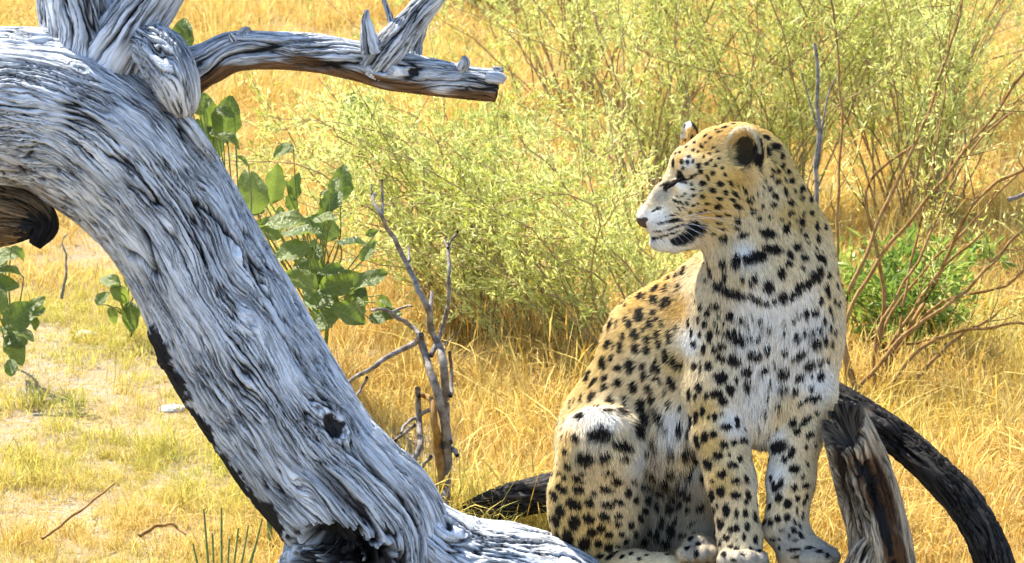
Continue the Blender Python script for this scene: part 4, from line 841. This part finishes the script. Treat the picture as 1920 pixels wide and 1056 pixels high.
TONES = [   # photo point -> coat ground colour, with shade painted in at the belly
 (1195,395,W_),(1208,372,C_),(1222,350,G_),(1240,320,O_),(1280,270,O_),(1340,236,O_),(1400,234,G_),(1300,290,G_),(1330,320,G_),(1262,305,C_),(1290,303,W_),(1292,325,C_),
 (1268,360,C_),(1285,375,C_),(1320,370,O_),(1345,390,O_),(1370,370,G_),(1395,385,G_),(1300,400,G_),(1345,420,G_),(1280,415,C_),(1235,415,W_),(1225,440,W_),(1240,465,W_),(1265,462,W_),(1225,400,W_),
 (1400,410,C_),(1440,360,C_),(1470,320,G_),(1480,400,G_),(1520,400,G_),(1540,470,C_),(1560,560,C_),(1430,450,C_),(1400,470,W_),(1380,520,C_),(1350,480,C_),(1480,500,C_),(1400,560,W_),(1450,575,W_),(1500,560,W_),(1530,600,W_),(1560,640,C_),(1320,580,C_),
 (1340,600,C_),(1330,660,C_),(1400,640,W_),(1450,700,W_),(1500,650,W_),(1420,760,W_),(1530,700,W_),(1470,760,C_),(1300,520,C_),(1298,640,W_),(1300,700,C_),
 (1270,500,O_),(1240,530,O_),(1200,560,O_),(1270,580,O_),(1230,620,G_),(1180,620,G_),(1130,660,G_),(1100,720,G_),(1200,700,C_),(1250,720,C_),(1270,680,G_),(1160,740,C_),(1220,780,C_),(1260,790,W_),
 (1105,770,W_),(1130,790,W_),(1160,820,C_),(1060,830,G_),(1085,850,C_),(1120,880,C_),(1200,860,W_),(1280,850,C_),(1250,900,BELLY_SHADE),(1260,980,BELLY_SHADE),(1300,930,BELLY_SHADE),(1230,930,BELLY_SHADE),(1220,990,BELLY_SHADE),(1290,880,GREY),(1270,940,BELLY_SHADE),(1310,960,BELLY_SHADE),(1325,1040,GREY),(1290,1040,GREY),(1060,900,G_),(1090,950,G_),(1120,1000,G_),(1060,990,G_),(1140,930,C_),(1180,970,C_),(1200,1040,C_),(1310,1020,GREY),(1330,1000,GREY),
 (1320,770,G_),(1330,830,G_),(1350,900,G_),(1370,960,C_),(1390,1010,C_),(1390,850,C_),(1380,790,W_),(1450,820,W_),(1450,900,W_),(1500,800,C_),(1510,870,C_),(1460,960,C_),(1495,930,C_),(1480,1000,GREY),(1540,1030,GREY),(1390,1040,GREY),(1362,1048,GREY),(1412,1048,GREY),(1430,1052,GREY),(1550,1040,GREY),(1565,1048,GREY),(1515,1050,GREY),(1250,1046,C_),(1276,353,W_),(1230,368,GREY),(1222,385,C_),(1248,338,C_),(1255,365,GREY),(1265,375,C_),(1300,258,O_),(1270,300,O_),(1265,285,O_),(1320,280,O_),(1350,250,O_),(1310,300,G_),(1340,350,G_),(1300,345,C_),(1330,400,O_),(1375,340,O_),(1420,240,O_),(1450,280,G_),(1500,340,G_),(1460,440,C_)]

def build_leopard():
    P = sdf_leopard(); vox = 3.5
    F, lo = build_field(P, vox)
    V, Q = surface_nets(F, lo, vox)
    V = relax(V, Q, 3)
    rng = np.random.RandomState(5)
    # normals
    def fnorm(V, Q):
        n = np.cross(V[Q[:, 2]] - V[Q[:, 0]], V[Q[:, 3]] - V[Q[:, 1]]); return n
    fn = fnorm(V, Q)
    # local frame is left-handed against the world (x right, y up, z away): keep outward by the field gradient
    grad = np.stack(np.gradient(F, vox), -1)
    def sample(G, p):
        q = (p - lo) / vox; i = np.clip(np.floor(q).astype(int), 0, np.array(F.shape) - 2); f = (q - i).astype(np.float32); o = 0
        for a in (0, 1):
            for b in (0, 1):
                for c in (0, 1):
                    w = (f[:, 0] if a else 1 - f[:, 0]) * (f[:, 1] if b else 1 - f[:, 1]) * (f[:, 2] if c else 1 - f[:, 2])
                    g = G[i[:, 0] + a, i[:, 1] + b, i[:, 2] + c]
                    o = o + (w[:, None] * g if g.ndim > 1 else w * g)
        return o
    VN = sample(grad, V); VN /= np.linalg.norm(VN, axis=1)[:, None] + 1e-9
    fc = V[Q].mean(1)
    gq = sample(grad, fc)
    flip = (dir_to_world(fn) * dir_to_world(gq)).sum(1).mean() < 0
    # world-handedness check on winding
    WV = local_to_world(V)
    wn_ = fnorm(WV, Q)
    if (wn_ * dir_to_world(gq)).sum() < 0: Q = Q[:, ::-1]
    bvh = BVHTree.FromPolygons(V.tolist(), Q.tolist())
    cam_l = Vector((0, 0, -D0 / S))
    def hit(px, py):
        d = (Vector((px - 960, 528 - py, 0)) - cam_l).normalized()
        h = bvh.ray_cast(cam_l, d)
        return None if h[0] is None else (np.array(h[0]), d)
    # spots
    centres, U1, U2, NS = [], [], [], []
    for z, txt in SPOTS.items():
        ox, oy, sc = Z[z]
        for it in txt.split(','):
            v = [float(t) for t in it.split()]; ang = math.radians(v[4]) if len(v) > 4 else 0.0
            h = hit(ox + v[0] * sc, oy + v[1] * sc)
            if h is None: continue
            p, vd = h; vd = np.array(vd)
            rr_ = 10.0; n = sample(grad, p + rr_ * np.array([[1, 0, 0], [-1, 0, 0], [0, 1, 0], [0, -1, 0], [0, 0, -1], [0, 0, 0], [.7, .7, 0], [-.7, .7, 0], [.7, -.7, 0], [-.7, -.7, 0]])).mean(0); n /= np.linalg.norm(n) + 1e-9
            lim = -0.6 if z == 1 else -0.4
            if n @ vd > lim: n = n - vd * (n @ vd - lim); n /= np.linalg.norm(n)
            a = max(v[2] * sc, 1.6) * 1.17; b = max(v[3] * sc, 1.6) * 1.17
            ca, sa = math.cos(ang), math.sin(ang)
            e1 = np.array([ca, -sa, 0]) * a; e2 = np.array([sa, ca, 0]) * b
            pr = lambda e: e - vd * (e @ n) / (vd @ n)
            centres.append(p); U1.append(pr(e1)); U2.append(pr(e2)); NS.append(n)
    # spots where the photograph shows nothing: rosette clusters on the hidden side
    vis = np.zeros(len(V), bool)
    facing = (VN * ((V - np.array(cam_l)) / np.linalg.norm(V - np.array(cam_l), axis=1)[:, None])).sum(1)
    cand = rng.permutation(np.where(facing > -0.12)[0])
    acc = np.array(centres)
    kept = []
    for i in cand[:6000]:
        p = V[i]
        if p[1] < 528 - 1010 and p[2] < 60: continue
        dmin = 27 if p[1] < 200 else 17
        if len(kept) and np.min(((np.array(kept) - p) ** 2).sum(1)) < dmin ** 2: continue
        if np.min(((acc - p) ** 2).sum(1)) < (dmin * 0.85) ** 2: continue
        kept.append(p); n = VN[i]; t = np.cross(n, rng.normal(size=3)); t /= np.linalg.norm(t); b = np.cross(n, t)
        r = dmin * rng.uniform(.26, .40); centres.append(p); U1.append(t * r); U2.append(b * r * rng.uniform(.7, 1.2)); NS.append(n)
    centres, U1, U2, NS = map(np.array, (centres, U1, U2, NS))
    def darkness(pts, jit):
        out = np.zeros(len(pts), np.float32); order = np.argsort(pts[:, 0]); xs = pts[order, 0]
        for c, a, b, n in zip(centres, U1, U2, NS):
            R = max(np.linalg.norm(a), np.linalg.norm(b)) * 1.5
            sl = order[np.searchsorted(xs, c[0] - R - 4):np.searchsorted(xs, c[0] + R + 4)]; m = sl[(np.abs(pts[sl] - c) < R + 4).all(1)]
            if not len(m): continue
            d = pts[m] - c
            M = np.linalg.inv(np.stack([a, b, n * max(R, 8)], 1)); q = d @ M.T
            r = np.sqrt(q[:, 0] ** 2 + q[:, 1] ** 2 + 0.35 * q[:, 2] ** 2) + jit[m]
            out[m] = np.maximum(out[m], 1 - smooth(0.80, 1.12, r))
        return out
    # ground colour by nearest tone points
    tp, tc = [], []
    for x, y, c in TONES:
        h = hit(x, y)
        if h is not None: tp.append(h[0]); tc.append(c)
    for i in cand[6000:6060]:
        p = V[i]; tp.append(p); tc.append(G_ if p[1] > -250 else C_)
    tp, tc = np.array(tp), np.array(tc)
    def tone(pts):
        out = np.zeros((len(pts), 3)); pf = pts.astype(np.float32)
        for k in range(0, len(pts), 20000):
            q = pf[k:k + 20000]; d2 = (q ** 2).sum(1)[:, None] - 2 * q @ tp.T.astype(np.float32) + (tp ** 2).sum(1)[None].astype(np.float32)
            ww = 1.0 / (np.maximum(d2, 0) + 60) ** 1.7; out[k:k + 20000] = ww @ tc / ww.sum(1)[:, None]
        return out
    earc = lp(*[1392, 284, 40])
    def coat(pts, jamt):
        jit = (noise(pts / 6.0) * 0.28 + noise(pts / 14.0 + 9) * 0.22 + rng.normal(size=len(pts)) * jamt).astype(np.float32)
        dk = darkness(pts, jit); col = tone(pts)
        col = col * (1 + 0.10 * noise(pts / 40.0)[:, None] + 0.24 * np.clip(rng.normal(size=(len(pts), 1)), -2, 2) * (jamt > 0))
        # ear backs and ear lining
        px = 960 + pts[:, 0] / (1 + pts[:, 2] * S / D0); py = 528 - pts[:, 1] / (1 + pts[:, 2] * S / D0)
        near = (pts[:, 2] < 95) & (pts[:, 2] > -60)
        e1 = smooth(1.15, 0.8, np.sqrt(((px - 1397) / 24) ** 2 + ((py - 288) / 33) ** 2 + 0 * px) + 0.35 * noise(pts / 7)) * near
        e2 = smooth(1.1, 0.85, np.sqrt(((px - 1421) / 11) ** 2 + ((py - 293) / 27) ** 2) + 0.3 * noise(pts / 7)) * near
        dk = np.maximum(dk, np.maximum(e1 * 0.93, e2))
        rim = 0.6 * smooth(1.2, 0.6, np.abs(np.sqrt(((px - 1391) / 33) ** 2 + ((py - 284) / 43) ** 2) - 1 + 0.10 * noise(pts / 5)) / 0.10) * near * (py < 290) * (px > 1362)
        col = col * (1 - rim[:, None]) + np.array((.58, .52, .43)) * rim[:, None]; dk = dk * (1 - 0.9 * rim)
        far = (pts[:, 2] > 130) & (py < 262) & (px < 1325)
        dk = np.maximum(dk, far * (px > 1297) * 0.95); col = np.where((far & (px <= 1297))[:, None], np.array((.66, .63, .58)), col)
        blk = np.array((.006, .005, .0045)) + 0.022 * col ** 2 * (0.4 + 1.2 * np.clip(noise(pts / 9.0 + 33), 0, 1))[:, None]
        return col * (1 - dk[:, None]) + blk * dk[:, None], dk
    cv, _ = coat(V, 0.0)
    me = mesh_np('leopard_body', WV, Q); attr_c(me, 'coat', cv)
    m = NT('leopard_skin'); a = m.attr('coat'); m.put(m.b, 'Base Color', a.outputs['Color']); m.b.inputs['Roughness'].default_value = 0.85
    m.b.inputs['Specular IOR Level'].default_value = 0.15
    base = at(1390, 1050, 8.05)
    root = thing('leopard', 'sitting leopard with black-spotted golden coat, head turned aside, on the fallen log', 'leopard', loc=tuple(base))
    child('body', me, m.m, root)

    # fur
    ar = np.linalg.norm(fnorm(V, Q), axis=1) * 0.5
    fce = ((fc - np.array(cam_l)) * gq).sum(1)
    wgt = ar * np.where(fce < 0, 1.0, 0.35); wgt = wgt * np.where(fc[:, 1] < -600, 0.2, 1.0)
    hd = (fc[:, 1] > 528 - 480); wgt = wgt * np.where(hd, 1.7, 1.0)
    N = 250000
    fi = rng.choice(len(Q), N, p=wgt / wgt.sum())
    r1, r2 = rng.rand(N, 1), rng.rand(N, 1)
    A, B, C, D = (V[Q[fi, k]] for k in range(4))
    pts = (1 - r2) * ((1 - r1) * A + r1 * B) + r2 * ((1 - r1) * D + r1 * C)
    n = sample(grad, pts); n /= np.linalg.norm(n, axis=1)[:, None] + 1e-9
    fl = np.zeros((N, 3)); ln = np.zeros(N); ws = np.zeros(N)
    for pr in P:
        if pr[0] != '+' or pr[4] is None: continue
        d = np.maximum(prim_dist(pr, pts), 0); w = 1 / (d + 3) ** 3
        f = np.array(pr[4], float); fl += w[:, None] * (f / np.linalg.norm(f)); ln += w * pr[5]; ws += w
    fl /= ws[:, None]; ln /= ws
    fl = fl + 0.35 * np.stack([noise(pts / 30 + q * 31) for q in range(3)], 1) + 0.10 * rng.normal(size=(N, 3))
    fl -= n * (fl * n).sum(1)[:, None]; fl /= np.linalg.norm(fl, axis=1)[:, None] + 1e-9
    # dark side whisker bed and nose stay short
    L = 1.12 * ln * rng.uniform(0.6, 1.3, N) / (S * 1000)              # px units from millimetres
    lift = rng.uniform(0.28, 0.66, N)[:, None]
    clump = 0.25 * np.stack([noise(pts / 8 + q * 57) for q in range(3)], 1)
    t = np.linspace(0, 1, 4)[None, :, None]
    dirn = (fl + lift * n)[:, None, :]
    K = pts[:, None, :] + L[:, None, None] * (t * dirn * 0.95 + t ** 2 * (clump[:, None, :] - 0.22 * n[:, None, :]))
    K[:, 0] -= n * 1.0
    cols, dk = coat(pts, 0.10)
    KW = local_to_world(K.reshape(-1, 3))
    cu = bpy.data.hair_curves.new('leopard_fur'); cu.add_curves([4] * N)
    cu.attributes['position'].data.foreach_set('vector', KW.astype(np.float32).ravel())
    ra = cu.attributes.get('radius') or cu.attributes.new('radius', 'FLOAT', 'POINT')
    ra.data.foreach_set('value', np.tile(np.array([.00046, .00045, .00036, .00008], np.float32), N))
    ca = cu.attributes.new('coat', 'FLOAT_COLOR', 'CURVE'); c4 = np.ones((N, 4), np.float32); c4[:, :3] = np.clip(cols, 0.003, 0.9); ca.data.foreach_set('color', c4.ravel())
    na = cu.attributes.new('skin_normal', 'FLOAT_VECTOR', 'CURVE'); na.data.foreach_set('vector', dir_to_world(n).astype(np.float32).ravel())
    m = NT('leopard_fur'); a = m.attr('coat'); nn = m.attr('skin_normal')
    geo = m.new('NewGeometry')
    vm = m.new('VectorMath', operation='MULTIPLY_ADD'); m.l.new(nn.outputs['Vector'], vm.inputs[0]); vm.inputs[1].default_value = (4.5,) * 3; m.l.new(geo.outputs['Normal'], vm.inputs[2])
    nz = m.new('VectorMath', operation='NORMALIZE'); m.l.new(vm.outputs[0], nz.inputs[0])
    df = m.new('BsdfDiffuse'); m.l.new(a.outputs['Color'], df.inputs['Color']); m.l.new(nz.outputs[0], df.inputs['Normal'])
    tr = m.new('BsdfTranslucent'); m.l.new(a.outputs['Color'], tr.inputs['Color']); m.l.new(nz.outputs[0], tr.inputs['Normal'])
    mx = m.new('MixShader'); mx.inputs[0].default_value = 0.15; m.l.new(df.outputs[0], mx.inputs[1]); m.l.new(tr.outputs[0], mx.inputs[2])
    gl = m.new('BsdfGlossy'); gl.inputs['Roughness'].default_value = 0.45; gl.inputs['Color'].default_value = (.9, .88, .85, 1)
    m2 = m.new('MixShader'); m2.inputs[0].default_value = 0.014; m.l.new(mx.outputs[0], m2.inputs[1]); m.l.new(gl.outputs[0], m2.inputs[2])
    m.l.new(m2.outputs[0], m.out.inputs['Surface'])
    fo = bpy.data.objects.new('fur', cu); COL.objects.link(fo); cu.materials.append(m.m); fo.parent = root; fo.location = -Vector(root.location)

    # nose leather
    def blob(name, c, r, ax, mat, squash=None):
        import bmesh
        bm = bmesh.new(); bmesh.ops.create_icosphere(bm, subdivisions=3, radius=1)
        v = np.array([q.co[:] for q in bm.verts]); f = np.array([[q.index for q in p.verts] for p in bm.faces]); bm.free()
        if squash: v = squash(v)
        w = local_to_world(lp(*c) + (v * np.array(r)) @ np.asarray(ax))
        fn_ = np.cross(w[f[:, 1]] - w[f[:, 0]], w[f[:, 2]] - w[f[:, 0]]); cc = w[f].mean(1) - w.mean(0)
        if (fn_ * cc).sum() < 0: f = f[:, ::-1]
        return child(name, mesh_np(name, w, f), mat, root)
    yaw = math.radians(12); cy, sy = math.cos(yaw), math.sin(yaw)
    hax = np.array([[-cy, 0, -sy], [0, 1, 0], [sy, 0, -cy]])
    m = NT('nose_leather'); m.put(m.b, 'Base Color', m.mix(m.noise(None, 300), (.055, .024, .019), (.02, .012, .011))); m.b.inputs['Roughness'].default_value = 0.45
    def nose_shape(v):
        v = v.copy(); v[:, 2] *= np.where(v[:, 1] < 0, 1 + 0.75 * v[:, 1], 1.0); v[:, 0] *= 1 - 0.25 * np.abs(v[:, 2]); v[:, 1] += 0.15 * v[:, 0]; return v
    t = (1370 - 1211) / cy
    blob('nose', (1211, 413, 100 - t * sy), (19, 15, 21), hax, m.m, nose_shape)
    # eyelid slit: glossy strip of the closing eye
    m = NT('eye_dark'); m.b.inputs['Base Color'].default_value = (.012, .01, .009, 1); m.b.inputs['Roughness'].default_value = 0.9; m.b.inputs['Specular IOR Level'].default_value = 0.02
    h = hit(1265, 344)
    if h is not None:
        a = math.radians(32); axx = np.array([[-math.cos(a), -math.sin(a), -.2], [-math.sin(a), math.cos(a), 0], [0, 0, 1]])
        p = h[0]; k = 1 + p[2] * S / D0
        blob('eye', (960 + p[0] / k, 528 - p[1] / k, p[2]), (21, 3.4, 2.4), axx, m.m)
    # whiskers: thin tapering bristles from the pad
    wv, wf = [], []
    def bristle(p0, p1, sag, r, nseg=10):
        p0, p1 = np.array(p0, float), np.array(p1, float)
        b0 = sum(len(q) for q in wv)
        tt = np.linspace(0, 1, nseg); c = p0 + (p1 - p0) * tt[:, None]; c[:, 1] += sag * np.sin(tt * math.pi * .9)
        ring = []
        for k in range(nseg):
            rr = r * (1 - 0.85 * tt[k])
            ring += [c[k] + np.array([0, rr, 0]), c[k] + np.array([0, -rr * .5, rr * .87]), c[k] + np.array([0, -rr * .5, -rr * .87])]
        wv.append(np.array(ring))
        for k in range(nseg - 1):
            for q in range(3):
                wf.append((b0 + 3 * k + q, b0 + 3 * k + (q + 1) % 3, b0 + 3 * k + 3 + (q + 1) % 3, b0 + 3 * k + 3 + q))
    for (x0, y0, x1, y1, sag, out) in [(1275, 408, 1420, 400, 8, 55), (1270, 413, 1432, 425, 10, 60), (1275, 418, 1400, 452, 6, 50), (1268, 420, 1372, 470, 5, 45), (1285, 404, 1425, 448, 12, 50),
                                  (1272, 424, 1318, 462, 3, 28), (1264, 428, 1302, 462, 3, 26), (1282, 420, 1330, 456, 3, 30), (1258, 430, 1290, 466, 2, 24), (1290, 416, 1345, 446, 3, 34), (1250, 432, 1278, 468, 2, 22), (1295, 410, 1352, 436, 3, 36)]:
        h = hit(x0, y0)
        if h is None: continue
        p = h[0]; e = lp(x1, y1, p[2] - out); bristle(p, e, sag, 0.42)
    m = NT('whisker'); m.b.inputs['Base Color'].default_value = (.85, .83, .8, 1); m.b.inputs['Roughness'].default_value = 0.4
    child('whiskers', mesh_np('whiskers', local_to_world(np.concatenate(wv)), np.array(wf)), m.m, root)['kind'] = 'stuff'
    return root
build_leopard()
